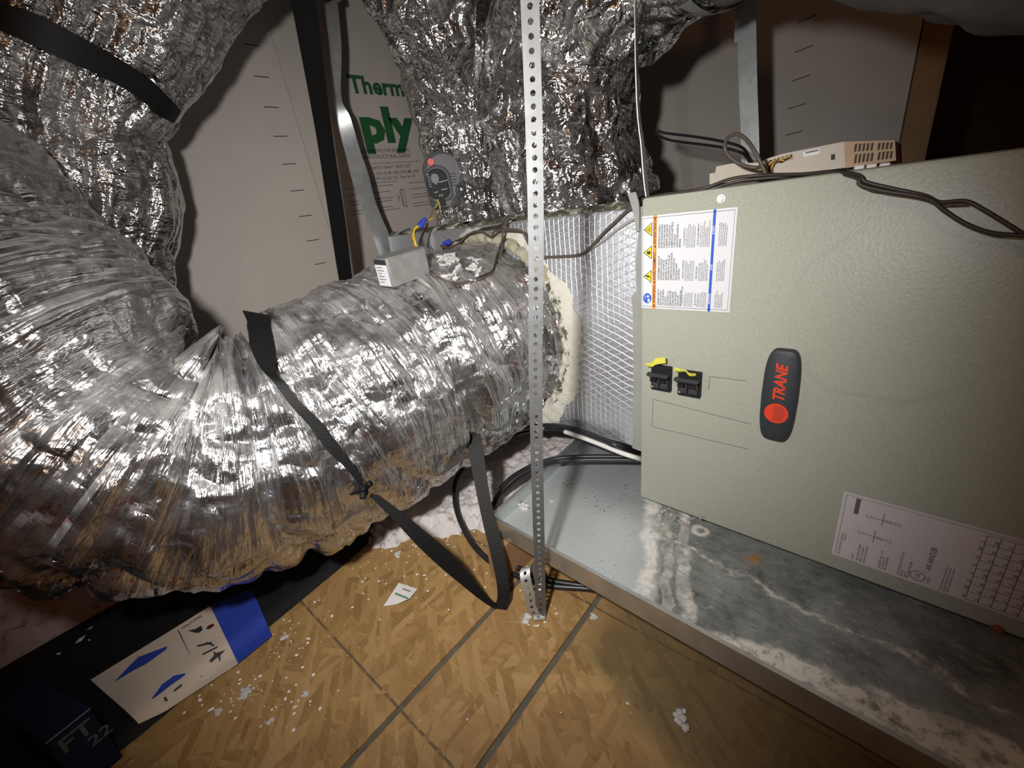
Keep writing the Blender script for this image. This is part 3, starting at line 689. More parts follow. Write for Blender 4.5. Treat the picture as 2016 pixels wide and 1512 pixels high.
# ------------------------------------------------------------------ air handler
HX0, HX1, HY0, HY1, HZ0, HZ1 = -0.364, 1.12, 0.716, 1.27, -0.579, 0.021
ah = empty('air_handler', (0, 0, 0), label='grey green air handler cabinet lying on its side in the drain pan', cat='air handler')
body = MB().box(((HX0+HX1)/2, (HY0+0.02+HY1)/2, (HZ0+HZ1)/2), (HX1-HX0-0.008, HY1-HY0-0.02, HZ1-HZ0-0.006), bev=0.004).build('cabinet_body', MT['cab'], ah)
fp = MB().box(((HX0+HX1)/2, HY0+0.0125, (HZ0+HZ1)/2), (HX1-HX0, 0.025, HZ1-HZ0), bev=0.006).build('front_panel', MT['cab'], ah, auto=40)
for x in (-0.33, 0.3, 0.95):
    MB().box((x, 1.0, (HZ0+PB+0.0012)/2), (0.04, 0.42, HZ0-PB-0.0022)).build('foot_rail', MT['black'], ah)
PF = frame((0, HY0, 0), (1, 0, 0), (0, 0, 1))          # front face: x right, y up, normal to the viewer
def onp(u, v): p = P(u, v, y=HY0); return p.x, p.z
def quad(m, x0, y0, x1, y1, th, h0=0.0):
    return m.prism([(x0, y0), (x1, y0), (x1, y1), (x0, y1)], th, lambda x, y, h: PF(x, y, h+h0))
def bar(m, p, q, wd, th=0.0002, h0=0.0, fr=PF):
    d = Vector((q[0]-p[0], q[1]-p[1])).normalized()*wd/2; nx, ny = -d.y, d.x
    return m.prism([(p[0]+nx, p[1]+ny), (p[0]-nx, p[1]-ny), (q[0]-nx, q[1]-ny), (q[0]+nx, q[1]+ny)], th, lambda x, y, h: fr(x, y, h+h0))

# warning label
wx0, wx1, wy0, wy1 = -0.3625, -0.2125, -0.1645, -0.0085
lab = quad(MB(), wx0, wy0, wx1, wy1, 0.0003).build('warning_label', MT['white'], ah)
W, H = wx1-wx0, wy1-wy0
LF = lambda x, y, h: PF(wx0+x*W, wy0+y*H, h+0.0004)     # unit square of the label
def lquad(m, x0, y0, x1, y1, th=0.0001, h0=0.0): return m.prism([(x0, y0), (x1, y0), (x1, y1), (x0, y1)], th, lambda x, y, h: LF(x, y, h+h0))
lquad(MB(), 0.135, 0.0, 0.178, 1.0).build('orange_band', MT['orange'], lab)
lquad(MB(), 0.775, 0.0, 0.803, 1.0).build('blue_band', MT['blue_print'], lab)
m = MB()
for (x0, y0, x1, y1) in ((0.012, 0.02, 0.98, 0.024), (0.012, 0.976, 0.98, 0.98), (0.012, 0.02, 0.015, 0.98), (0.977, 0.02, 0.98, 0.98)): lquad(m, x0, y0, x1, y1)
m.build('border_line', MT['ink'], lab)
tri = MB(); ink = MB(); ylw = MB()
for cy in (0.36, 0.62, 0.86):
    tri = MB(); ylw = MB(); ink = MB()
    tri.prism([(0.022, cy), (0.122, cy-0.073), (0.122, cy+0.073)], 0.00012, LF).build('warning_triangle_border', MT['ink'], lab)
    ylw.prism([(0.036, cy), (0.115, cy-0.060), (0.115, cy+0.060)], 0.00012, lambda x, y, h: LF(x, y, h+0.00015)).build('warning_triangle', MT['warn'], lab)
    for k in range(5):
        if cy == 0.36:
            pts = [((0.05, cy+0.012), (0.085, cy-0.006)), ((0.085, cy-0.006), (0.075, cy+0.012)), ((0.075, cy+0.012), (0.108, cy-0.012))]
            for p, q in pts: bar(ink, p, q, 0.012, 0.0001, 0.00035, LF)
            break
        if cy == 0.62:
            ink.prism([(0.06, cy), (0.075, cy-0.018), (0.1, cy-0.022), (0.11, cy), (0.1, cy+0.022), (0.085, cy+0.01), (0.075, cy+0.022)], 0.0001, lambda x, y, h: LF(x, y, h+0.00035)); break
        r_ = 0.01+0.006*k
        bar(ink, (0.06+0.01*k, cy-r_), (0.065+0.01*k, cy+r_), 0.005, 0.0001, 0.00035, LF)
    ink.build('warning_symbol', MT['ink'], lab)

m = MB(); m.prism([(0.073+0.052*math.cos(t_), 0.115+0.058*math.sin(t_)) for t_ in [2*math.pi*k/24 for k in range(24)]], 0.00012, LF); m.build('blue_disc', MT['blue_print'], lab)
m = MB()
lquad(m, 0.078, 0.072, 0.105, 0.112, h0=0.0002); bar(m, (0.045, 0.105), (0.045, 0.15), 0.006, 0.0001, 0.0002, LF)
m.prism([(0.038, 0.14), (0.052, 0.14), (0.045, 0.158)], 0.0001, lambda x, y, h: LF(x, y, h+0.0002))
m.prism([(0.06, 0.135), (0.08, 0.12), (0.1, 0.135), (0.08, 0.155)], 0.0001, lambda x, y, h: LF(x, y, h+0.0002)); m.build('disc_symbol', MT['white'], lab)
LT = lambda x, y, h: PF(wx0+x, wy0+y, h+0.0004)          # metres on the label
R90 = math.pi/2
tx = MB()
tx.text('\u26a0 WARNING', 0.0072, 0.157*W, 0.012, LT, R90, h=0.0002, bold=0.02) if False else tx.text('WARNING', 0.0070, 0.157*W, 0.010, LT, R90, h=0.0002, bold=0.02, xs=0.92)
tx.text('AVERTISSEMENT', 0.0070, 0.157*W, 0.050, LT, R90, h=0.0002, bold=0.02, xs=0.92)
tx.text('ADVERTENCIA', 0.0070, 0.157*W, 0.110, LT, R90, h=0.0002, bold=0.02, xs=0.92)
for yy in (0.006, 0.0462, 0.1062):
    tx.prism([(0.157*W-0.002, yy), (0.157*W+0.002, yy-0.0022), (0.157*W+0.002, yy+0.0022)], 0.0001, lambda x, y, h: LT(x, y, h+0.0002))
tx.build('heading_lettering', MT['ink'], lab)
cols3 = (
 (0.006, ['WARNING: RISK OF', 'ELECTRIC SHOCK.', 'CAN CAUSE INJURY', 'OR DEATH.', 'DISCONNECT ALL', 'REMOTE ELECTRIC', 'POWER SUPPLIES', 'AND DISCHARGE', 'CAPACITORS', 'BEFORE SERVICING.']),
 (0.050, ['AVERTISSEMENT: RISQUE DE', 'D\u00c9CHARGE \u00c9LECTRIQUE', 'POUVANT CAUSER DES', 'BLESSURES OU LA MORT.', 'D\u00c9CONNECTER TOUTES LES', 'ALIMENTATIONS \u00c9LECTRIQUES', 'ET CONDENSATEURS DE', 'D\u00c9CHARGE AVANT', "L'ENTRETIEN."]),
 (0.103, ['ADVERTENCIA: EL RIESGO', 'DE DESCARGA EL\u00c9CTRICA', 'PUEDE CAUSAR LESIONES', 'O MUERTE. DESCONECTE', 'TODAS LAS FUENTES DE', 'ALIMENTACI\u00d3N EL\u00c9CTRICA', 'Y DESCARGUE', 'CAPACITORES ANTES DE', 'REPARAR.']))
m = MB()
for y_, rows in cols3:
    for i, s_ in enumerate(rows):
        m.text(s_, 0.0042, 0.0315+i*0.0044, y_, LT, R90, h=0.0001, bold=0.025, xs=0.76)
small = 'Use copper conductors only service must be done by qualified personnel failure to follow instructions may cause property damage injury keep this panel closed while the unit is running'.split()
random.seed(5)
def fill(x_, y_, ln, n, sz_=0.0024, head=None):
    if head: m.text(head, 0.0036, x_, y_+0.003, LT, R90, h=0.0001, bold=0.015, xs=0.8); x_ += 0.0036
    for i in range(n):
        s_ = ''
        while len(s_)*sz_*0.5 < ln*random.uniform(0.8, 1.0): s_ += random.choice(small)+' '
        m.text(s_[:int(ln/sz_/0.44)], sz_, x_+i*0.0026, y_, LT, R90, h=0.0001, bold=0.02, xs=0.82)
for y_, ln, a_, b_ in ((0.006, 0.036, 'HAZARDOUS VOLTAGE', 'MOVING PARTS'), (0.049, 0.048, 'TENSION DANGEREUSE', 'PI\u00c8CES MOBILES'), (0.102, 0.050, 'VOLTAJE PELIGROSO', 'PARTES EN MOVIMIENTO')):
    fill(0.0735, y_, ln, 6, head=a_); fill(0.0955, y_, ln, 6, head=b_); fill(0.127, y_, ln, 5)
m.build('label_text', MT['ink'], lab)
m = MB()
for s_, y_ in (('NOTICE', 0.012), ('AVIS', 0.066), ('AVISO', 0.120)): MB().text(s_, 0.0046, 0.789*W, y_, LT, R90, h=0.0002, bold=0.02).build('band_lettering', MT['white'], lab)

# handle with round emblem
hcx, hcy = -0.1287, -0.290
hd = MB()
HW, HH = 0.050, 0.152
out = []
for (wx, yy) in [(0.019, 0.072), (0.0225, 0.05), (0.025, 0.0), (0.0225, -0.05), (0.019, -0.072)]: out.append((wx, yy))
prof = []
for k in range(48):
    a_ = 2*math.pi*k/48; c_, s_ = math.cos(a_), math.sin(a_)
    e = 5.0
    x = (abs(c_)**(2/e))*(1 if c_ > 0 else -1); y = (abs(s_)**(2/e))*(1 if s_ > 0 else -1)
    prof.append((hcx+x*(0.0245-0.0035*y*y), hcy+y*HH/2))
n = len(prof); vs = []; fs = []
for h_, k_ in ((0, 1.0), (0.008, 1.0), (0.012, 0.95), (0.0135, 0.85)):
    for x, y in prof: vs.append(PF(hcx+(x-hcx)*k_, hcy+(y-hcy)*(1-(1-k_)*0.33), h_))
for j in range(3):
    for i in range(n): fs.append((j*n+i, j*n+(i+1) % n, (j+1)*n+(i+1) % n, (j+1)*n+i))
fs.append(tuple(range(3*n, 4*n))); hd.add(vs, fs)
hnd = hd.build('panel_handle', MT['handle'], ah, auto=35); hnd['label'] = 'charcoal handle with red emblem'
m = MB(); m.text('TRANE', 0.0215, hcx+0.001, hcy-0.006, PF, R90, h=0.0138, bold=0.03, xs=0.86, shear=0.25); m.build('handle_lettering', MT['red'], hnd)
m = MB(); cxx, cyy = hcx, hcy-0.0265
m.prism([(cxx+0.0165*math.cos(t_), cyy+0.0165*math.sin(t_)) for t_ in [2*math.pi*k/32 for k in range(32)]], 0.0004, lambda x, y, h: PF(x, y, h+0.0136))
m.build('round_emblem', MT['red'], hnd)
m = MB()
for k in range(-5, 6):
    xx = cxx+k*0.0024
    hl = math.sqrt(max(0, 0.0150**2-(xx-cxx)**2))
    if k % 1 == 0: bar(m, (cxx-0.004, cyy+k*0.0024), (cxx+hl*0.8, cyy+k*0.0024), 0.0006, 0.0002, 0.0141)
m.build('emblem_lines', MT['handle'], hnd)

# circuit breakers
for i, (u0, v0, u1, v1) in enumerate(((1286, 708, 1323, 765), (1339, 718, 1381, 776))):
    x0, y1 = onp(u0, v0+8); x1, y0 = onp(u1, v1-2)
    y0 = min(y0, onp(u0, v1)[1])+0.002
    br = MB().box(((x0+x1)/2, HY0-0.003, (y0+y1)/2), (x1-x0, 0.012, y1-y0), bev=0.0012).build('circuit_breaker', MT['black'], ah)
    wd = x1-x0
    for s_ in (0.27, 0.73):
        MB().box((x0+wd*s_, HY0-0.0115, y0+0.016), (wd*0.40, 0.006, 0.018), bev=0.001).build('toggle_base', MT['handle'], br)
        MB().box((x0+wd*s_, HY0-0.017, y0+0.026), (wd*0.30, 0.014, 0.006), Matrix.Rotation(0.5, 3, 'X'), bev=0.001).build('toggle', MT['black'], br)
        MB().box((x0+wd*s_, HY0-0.0147, y0+0.017), (wd*0.12, 0.0006, 0.0012)).build('rating_mark', MT['red'], br)
    MB().box((x0+wd*0.5, HY0-0.020, y0+0.0345), (wd*1.06, 0.010, 0.006), bev=0.001).build('tie_bar', MT['handle'], br)
    MB().box((x0+wd*0.16, HY0-0.0148, y0+0.0085), (wd*0.07, 0.0006, 0.0016)).build('white_mark', MT['white'], br)
    t_ = MB(); rnd = random.Random(i+2)
    A_ = [PF(x0-0.004+k*wd*0.24, y1-0.002+rnd.uniform(-0.002, 0.003)+(0.003*k if i == 0 else 0.004-0.001*k), 0.012+rnd.uniform(0, 0.008)) for k in range(5)]
    B_ = [p+Vector((rnd.uniform(-0.002, 0.002), -0.004, 0.006+rnd.uniform(-0.001, 0.003)+(0.0015*k if i == 0 else -0.001*k))) for k, p in enumerate(A_)]
    t_.ribbon(A_, B_, 0.0016, 5)
    t_.build('yellow_tag', MT['yellow_tape'], br, auto=50)
# knockout score lines
m = MB()
for pl in ([(1478, 835), (1286, 786), (1284, 840), (1476, 885)], [(1468, 750), (1397, 741), (1395, 768)]):
    for a_, c_ in zip(pl[:-1], pl[1:]): bar(m, onp(*a_), onp(*c_), 0.0009, 0.00015)
m.build('knockout_outline', MT['ink_soft'], ah)
# screws
def screw(u, v, mat, nm='panel_screw'):
    x, y = onp(u, v); m = MB(); m.cyl(PF(x, y, 0), PF(x, y, 0.0012), 0.0068, 0.0062, 16); m.cyl(PF(x, y, 0.001), PF(x, y, 0.005), 0.0046, 0.0040, 6)
    return m.build(nm, mat, ah)
screw(1420, 391, MT['galv']); screw(1380, 1016, MT['paint_screw']); screw(1964, 1238, MT['rust'])

# rating label
q = [onp(1664, 967), onp(2016, 1051), onp(2016, 1198), onp(1641, 1091)]
rx0, ry1 = onp(1662, 967); ry0 = onp(1641, 1091)[1]
rl = quad(MB(), rx0, ry0, rx0+0.30, ry1, 0.0003).build('rating_label', MT['grey_label'], ah)
RH = ry1-ry0
RF = lambda x, y, h: PF(rx0+x, ry0+y, h+0.0004)
m = MB()
def rq(x0, y0, x1, y1): m.prism([(x0, y0), (x1, y0), (x1, y1), (x0, y1)], 0.0001, RF)
rq(0.004, 0.003, 0.0045, RH-0.004); rq(0.004, RH-0.0045, 0.296, RH-0.004)
rq(0.016, RH*0.72, 0.0215, RH*0.95)
rows = ['USE COPPER CONDUCTORS ONLY', 'Model No.', 'Serial No.', 'FIELD WIRING DIAGRAM', 'Minimum circuit ampacity', 'Maximum overcurrent device', 'Volts 208/230  Phase 1  Hz 60', 'For indoor use only', 'Refer to installer guide']
for k, xx in enumerate((0.009, 0.0125, 0.026, 0.032, 0.036, 0.040, 0.058, 0.0615, 0.065, 0.080, 0.0835, 0.087, 0.0905)):
    m.text(rows[k % len(rows)], 0.0040, xx, 0.004+(0.03 if k == 1 else 0), RF, R90, bold=0.02, xs=0.68)
m.text('AIR HANDLER', 0.0085, 0.1085, 0.030, RF, R90, bold=0.02, xs=0.75)
for xx in (0.125, 0.1285, 0.132): m.text('Suitable for installation with zero clearance', 0.0034, xx, 0.003, RF, R90, bold=0.01, xs=0.72)
# small wiring diagrams
for cx, cy in ((0.050, RH*0.74), (0.045, RH*0.47)):
    bar(m, (cx-0.012, cy), (cx+0.012, cy), 0.0008, 0.0001, 0, RF); bar(m, (cx, cy-0.010), (cx, cy+0.012), 0.0008, 0.0001, 0, RF)
    for dx in (-0.016, 0.006, 0.016):
        for (p, q_) in (((-0.003, -0.002), (0.003, -0.002)), ((-0.003, 0.002), (0.003, 0.002)), ((-0.003, -0.002), (-0.003, 0.002)), ((0.003, -0.002), (0.003, 0.002))):
            bar(m, (cx+dx+p[0], cy+p[1]), (cx+dx+q_[0], cy+q_[1]), 0.0005, 0.0001, 0, RF)
# approval mark ring
for k in range(20):
    a0, a1 = 2*math.pi*k/20, 2*math.pi*(k+1)/20
    bar(m, (0.100+0.008*math.cos(a0), 0.014+0.008*math.sin(a0)), (0.100+0.008*math.cos(a1), 0.014+0.008*math.sin(a1)), 0.0010, 0.0001, 0, RF)
m.text('UL', 0.008, 0.100, 0.010, RF, R90, bold=0.01); m.text('LISTED', 0.004, 0.112, 0.006, RF, R90, bold=0.01); m.text('R', 0.004, 0.1075, 0.023, RF, R90)
# ratings table
for xx in np.arange(0.150, 0.296, 0.012): bar(m, (xx, 0.004), (xx, RH-0.008), 0.0007, 0.0001, 0, RF)
for yy in np.linspace(0.004, RH-0.008, 9): bar(m, (0.150, yy), (0.296, yy), 0.0007, 0.0001, 0, RF)
rnd = random.Random(9)
for xx in np.arange(0.142, 0.290, 0.012):
    for yy in np.linspace(0.006, RH-0.02, 8): m.text('%d' % rnd.choice((5, 8, 10, 15, 20, 25, 30, 46, 60, 208, 240)), 0.0052, xx+0.006, yy, RF, R90, bold=0.02, xs=0.8)
bar(m, (0.222, 0.002), (0.222, RH-0.004), 0.0012, 0.0001, 0, RF)
m.build('label_text', MT['ink_soft'], rl)

# ------------------------------------------------------------------ flexible ducts
def tube_mesh(ctrl, nl, nc, disp, seed=0):
    """ctrl: (x,y,z,R). returns MB with uv in metres; disp(theta,s,inner,curv,P) -> metres"""
    C = smooth([Vector((c[0], c[1], c[2])) for c in ctrl], 24)
    R = [v.x for v in smooth([Vector((c[3], 0, 0)) for c in ctrl], 24)]
    C = np.array([tuple(c) for c in C]); R = np.array(R)
    s = np.concatenate([[0], np.cumsum(np.linalg.norm(np.diff(C, axis=0), axis=1))])
    S = np.linspace(0, s[-1], nl)
    C = np.stack([np.interp(S, s, C[:, k]) for k in range(3)], 1); R = np.interp(S, s, R)
    ker = np.ones(9)/9
    Cp = np.pad(C, ((4, 4), (0, 0)), mode='reflect', reflect_type='odd')
    C = np.stack([np.convolve(Cp[:, k], ker, 'valid') for k in range(3)], 1)
    T = np.gradient(C, axis=0); T /= np.linalg.norm(T, axis=1)[:, None]
    K = np.gradient(T, axis=0)/np.gradient(S)[:, None]
    Np = np.zeros_like(T); p = np.array(Vector(T[0]).orthogonal().normalized())
    for i in range(nl):
        p = p-T[i]*(p@T[i]); p = p/np.linalg.norm(p); Np[i] = p
    Bp = np.cross(T, Np)
    th = np.linspace(0, 2*np.pi, nc+1)[:-1]
    TH = np.tile(th, nl); IS = np.repeat(np.arange(nl), nc)
    rad = Np[IS]*np.cos(TH)[:, None]+Bp[IS]*np.sin(TH)[:, None]
    kl = np.linalg.norm(K, axis=1); kd = K/np.maximum(kl, 1e-6)[:, None]
    inner = np.einsum('ij,ij->i', rad, kd[IS])
    base = C[IS]+rad*R[IS][:, None]
    d = disp(TH, S[IS], inner, kl[IS], base, rad)
    V = C[IS]+rad*(R[IS]+d)[:, None]
    idx = np.arange(nl*nc).reshape(nl, nc)
    a = idx[:-1]; b_ = np.roll(a, -1, 1); c_ = np.roll(idx[1:], -1, 1); e = idx[1:]
    F = np.stack([a, b_, c_, e], -1).reshape(-1, 4)
    mb = MB(); mb.v = V.tolist(); mb.f = [tuple(r) for r in F.tolist()]
    mb.uv = np.stack([TH*R.mean(), S[IS]], 1)
    return mb
def cyl_n(th, s, a, b, seed):      # noise on a cylinder, seamless around
    return vnoise(np.stack([np.cos(th)*a, np.sin(th)*a, s*b], 1)+50, seed)
def cyl_r(th, s, a, b, seed):
    return 1-np.abs(2*cyl_n(th, s, a, b, seed)-1)

# main return duct: leaves the plenum front, runs along the floor, then turns up
def dispA(th, s, inner, k, base, rad):
    bend = np.clip(k/3.0, 0, 1.2)
    w_ = cyl_n(th, s, 0.9, 3.0, 1)*0.03-0.015
    tw = s+0.02*np.sin(th+0.5)+0.05*(cyl_n(th, s, 1.2, 2, 9)-0.5)
    pl = cyl_r(th, tw, 0.6, 17, 2)**3
    ins = (0.5+0.5*inner)**0.8
    pl2 = cyl_r(th, tw, 1.6, 45, 3)**3
    pl3 = cyl_r(th, tw, 4.5, 26, 6)**3
    cr = vnoise(base*42, 4)
    sag = 0.012*np.clip(-rad[:, 2], 0, 1)
    return w_-pl*(0.012+0.010*bend+0.045*bend*ins)-pl2*(0.005+0.007*bend)-pl3*0.006+0.006*(cr-0.5)+sag
A = [(-0.825, 0.80, -0.272, 0.245), (-0.832, 0.74, -0.276, 0.248), (-0.842, 0.62, -0.290, 0.252), (-0.852, 0.50, -0.306, 0.252), (-0.852, 0.37, -0.325, 0.25),
     (-0.858, 0.25, -0.342, 0.246), (-0.872, 0.15, -0.338, 0.240), (-0.89, 0.06, -0.308, 0.236), (-0.915, -0.01, -0.238, 0.236), (-0.96, -0.06, -0.138, 0.238), (-1.02, -0.11, -0.02, 0.240), (-1.08, -0.18, 0.12, 0.245), (-1.14, -0.30, 0.28, 0.25), (-1.18, -0.50, 0.44, 0.25), (-1.18, -0.8, 0.6, 0.25), (-1.18, -1.4, 0.75, 0.25), (-1.18, -2.4, 0.85, 0.25)]
dA = empty('flexible_duct', (-0.85, 0.3, FZ), label='large silver foil flexible duct running low across the left foreground into the mastic ring', cat='duct')
mbA = tube_mesh(A, 640, 360, dispA)
def off(mb, o): 
    v = np.array(mb.v)-np.array(o.location); mb.v = v.tolist(); return mb
bvhA = BVHTree.FromPolygons([Vector(p) for p in mbA.v], mbA.f)
off(mbA, dA).build('foil_jacket', MT['foil'], dA, smooth_=True)

# duct hanging in the upper left, pinched by a black strap
def dispB(th, s, inner, k, base, rad):
    w_ = cyl_n(th, s, 1.3, 5.0, 11)*0.045-0.022
    pl = cyl_r(th, s, 2.6, 6, 12)**2; pl2 = cyl_r(th, s, 7, 9, 13)**3
    return w_-pl*0.022-pl2*0.010+0.012*(vnoise(base*30, 14)-0.5)
B = [(-0.80, 0.86, 1.60, 0.22), (-0.90, 0.69, 1.25, 0.22), (-1.00, 0.53, 0.92, 0.22), (-1.08, 0.41, 0.72, 0.215), (-1.155, 0.265, 0.52, 0.195), (-1.20, 0.155, 0.36, 0.172), (-1.235, 0.115, 0.28, 0.158), (-1.25, 0.11, 0.21, 0.175), (-1.26, 0.075, 0.10, 0.18), (-1.275, 0.03, -0.02, 0.165), (-1.29, 0.0, -0.12, 0.14)]
dB = empty('flexible_duct', (-1.2, 0.1, 0.3), label='crumpled silver foil duct in the upper left squeezed by a black strap', cat='duct')
mbB = tube_mesh(B, 420, 300, dispB)
bvhB = BVHTree.FromPolygons([Vector(p) for p in mbB.v], mbB.f)
off(mbB, dB).build('foil_jacket', MT['foil_b'], dB, smooth_=True)

# two ducts rising from the plenum top
def dispC(sd):
    def f(th, s, inner, k, base, rad):
        w_ = cyl_n(th, s, 1.3, 6.0, 20+sd)*0.05-0.025
        pl = cyl_r(th, s, 2.0, 9, 21+sd)**2; pl2 = cyl_r(th, s, 5, 16, 22+sd)**3
        return w_-pl*0.022-pl2*0.009+0.012*(vnoise(base*28, 23+sd)-0.5)
    return f
C1 = [(-1.10, 1.03, -0.005, 0.165), (-1.11, 1.04, 0.06, 0.158), (-1.14, 1.07, 0.20, 0.16), (-1.13, 1.07, 0.34, 0.165), (-1.08, 1.01, 0.46, 0.175), (-1.03, 0.90, 0.58, 0.185), (-0.95, 0.80, 0.72, 0.185), (-0.87, 0.70, 0.95, 0.185), (-0.82, 0.58, 1.28, 0.185), (-0.80, 0.52, 1.60, 0.185)]
dC1 = empty('flexible_duct', (-1.1, 1.0, 0.0), label='silver foil duct carrying the grey damper actuator, rising from the plenum', cat='duct')
mbC1 = tube_mesh(C1, 340, 260, dispC(0))
bvhC1 = BVHTree.FromPolygons([Vector(p) for p in mbC1.v], mbC1.f)
off(mbC1, dC1).build('foil_jacket', MT['foil_c'], dC1, smooth_=True)
C2 = [(-0.70, 1.03, 0.00, 0.20), (-0.71, 1.02, 0.06, 0.20), (-0.715, 1.00, 0.16, 0.195), (-0.715, 0.99, 0.28, 0.195), (-0.68, 0.98, 0.38, 0.195), (-0.57, 0.96, 0.455, 0.19), (-0.43, 0.93, 0.485, 0.178), (-0.31, 0.90, 0.475, 0.168)]
dC2 = empty('flexible_duct', (-0.7, 1.0, 0.0), label='wide silver foil duct behind the perforated strap, rising beside the cabinet and bending right', cat='duct')
mbC2 = tube_mesh(C2, 300, 300, dispC(5))
bvhC2 = BVHTree.FromPolygons([Vector(p) for p in mbC2.v], mbC2.f)
off(mbC2, dC2).build('foil_jacket', MT['foil_c'], dC2, smooth_=True)
# loose seam flap hanging between the two
sm_ = MB()
pa = [(938, -60), (936, 60), (932, 150), (942, 230), (962, 285), (968, 340), (985, 400), (1000, 424)]
pts = []
for u, v in pa:
    h_ = bvhC2.ray_cast(Vector((0, 0, 0)), ray(u+22, v).normalized())
    pts.append((h_[0] if h_[0] else P(u, v, y=0.9))*0.985)
Aa = [p.length*ray(u, v).normalized() for p, (u, v) in zip(pts, pa)]
Bb = [p.length*1.012*ray(u+14+6*(i % 2), v).normalized() for i, (p, (u, v)) in enumerate(zip(pts, pa))]
for i in range(len(Aa)): Aa[i] = Aa[i]-Vector(dC2.location); Bb[i] = Bb[i]-Vector(dC2.location)
sm_.ribbon(Aa, Bb, 0.003, 6); sm_.build('seam_flap', MT['foil_c'], dC2, auto=40)

# dull duct crossing the top right corner
def dispE(th, s, inner, k, base, rad):
    return 0.03*(vnoise(base*6, 31)-0.5)+0.012*(vnoise(base*25, 32)-0.5)-0.006*cyl_r(th, s, 1, 22, 33)**3
dE = empty('flexible_duct', (0.1, 0.8, 0.5), label='dull grey brown duct crossing the top right corner above the cabinet', cat='duct')
Ec = [(-0.325, 0.905, 0.478, 0.165), (-0.2, 0.87, 0.44, 0.165), (-0.05, 0.82, 0.37, 0.165), (0.05, 0.79, 0.318, 0.165), (0.20, 0.77, 0.262, 0.165), (0.5, 0.76, 0.24, 0.165), (1.1, 0.76, 0.26, 0.165), (2.9, 0.80, 0.34, 0.165)]
off(tube_mesh(Ec, 300, 90, dispE), dE).build('jacket', MT['dull_duct'], dE, smooth_=True)
off(tube_mesh([(-0.345, 0.911, 0.481, 0.172), (-0.325, 0.905, 0.478, 0.173), (-0.30, 0.899, 0.472, 0.172)], 12, 60, lambda th, s, i, k, b_, r_: 0.004*(vnoise(b_*20, 5)-0.5)), dE).build('joint_band', MT['tape'], dE, smooth_=True)

# ------------------------------------------------------------------ plenum
PY0, PY1, PX0, PX1, PZ0, PZ1 = 0.776, 1.29, -1.27, -0.388, -0.498, 0.008
pl = empty('plenum_box', ((PX0+PX1)/2, (PY0+PY1)/2, PZ0), label='square plenum box wrapped in foil scrim duct board, left of the cabinet', cat='plenum')
LOCP = Vector(pl.location)
MB().box(Vector(((PX0+PX1)/2, (PY0+PY1)/2, (PZ0+PZ1)/2))-LOCP, (PX1-PX0, PY1-PY0, PZ1-PZ0), bev=0.006).build('duct_board', MT['fsk'], pl, auto=40)
# grey tape and mastic over the joint with the cabinet
tp = MB()
ring = []
nseg = 40
Aa, Bb = [], []
rnd = random.Random(12)
for k in range(nseg+1):
    z = PZ0+(PZ1-PZ0)*k/nseg
    Aa.append(Vector((-0.392-0.012*vnoise([[z*9, 3, 0]], 3)[0]-(0.012 if z < -0.15 else 0), PY0-0.004, z))-LOCP)
    Bb.append(Vector((HX0-0.001, PY0-0.012+0.004*vnoise([[z*12, 1, 5]], 4)[0], z))-LOCP)
tp.ribbon(Aa, Bb, 0.003, 2); tp.build('joint_tape', MT['tape'], pl, auto=60)
tp = MB(); tp.box(Vector((-0.376, (PY0+PY1)/2, (PZ0+PZ1)/2))-LOCP, (0.024, PY1-PY0-0.03, PZ1-PZ0-0.02)); tp.build('collar_flange', MT['galv_dull'], pl)
Aa = [P(1236, 382, y=0.765)-LOCP, P(1242, 400, y=0.762)-LOCP, P(1250, 430, y=0.763)-LOCP, P(1252, 455, y=0.765)-LOCP]
Bb = [P(1252, 378, y=0.765)-LOCP, P(1258, 400, y=0.762)-LOCP, P(1259, 430, y=0.763)-LOCP, P(1259, 455, y=0.765)-LOCP]
MB().ribbon(Aa, Bb, 0.003, 4).build('tape_strip', MT['tape'], pl)
# ring of mastic round the big duct
def ring_piece(name, mat, r0f, r1f, th, a0, a1, n=120, y=PY0, rough=0.004, seed=1):
    m = MB(); vs = []; fs = []
    cx, cz = -0.826, -0.272
    nr = 6
    for i in range(n+1):
        a = a0+(a1-a0)*i/n
        R0, R1 = r0f(a), r1f(a)
        for j in range(nr+1):
            f = j/nr; rr = R0+(R1-R0)*f
            hgt = th*math.sin(math.pi*min(1, f*0.9+0.1))**0.5 if f < 0.999 else 0.0
            p = Vector((cx+rr*math.cos(a), 0, cz+rr*math.sin(a)))
            nn = noise.noise(Vector((p.x*60, p.z*60, seed)))+0.5*noise.noise(Vector((p.x*150, p.z*150, seed)))
            vs.append(Vector((p.x, y-max(0.0003, hgt+rough*nn), p.z))-LOCP)
    for i in range(n):
        for j in range(nr): fs.append((i*(nr+1)+j, i*(nr+1)+j+1, (i+1)*(nr+1)+j+1, (i+1)*(nr+1)+j))
    m.add(vs, fs); return m.build(name, mat, pl, smooth_=True)
nz = lambda a, k, s: noise.noise(Vector((math.cos(a)*k, math.sin(a)*k, s)))
ring_piece('mastic_ring', MT['mastic'], lambda a: 0.235, lambda a: 0.292+0.020*nz(a, 4, 1)+0.012*nz(a, 14, 2)-0.02*max(0, math.sin(a)), 0.012, math.radians(-100), math.radians(118))
ring_piece('mildew_line', MT['mold'], lambda a: 0.240, lambda a: 0.262+0.012*nz(a, 9, 5)+0.008*nz(a, 30, 6), 0.020, math.radians(-38), math.radians(92), rough=0.007, seed=4)
ring_piece('insulation_edge', MT['foam'], lambda a: 0.240, lambda a: 0.268+0.010*nz(a, 12, 7), 0.030, math.radians(35), math.radians(112), rough=0.006, seed=8)
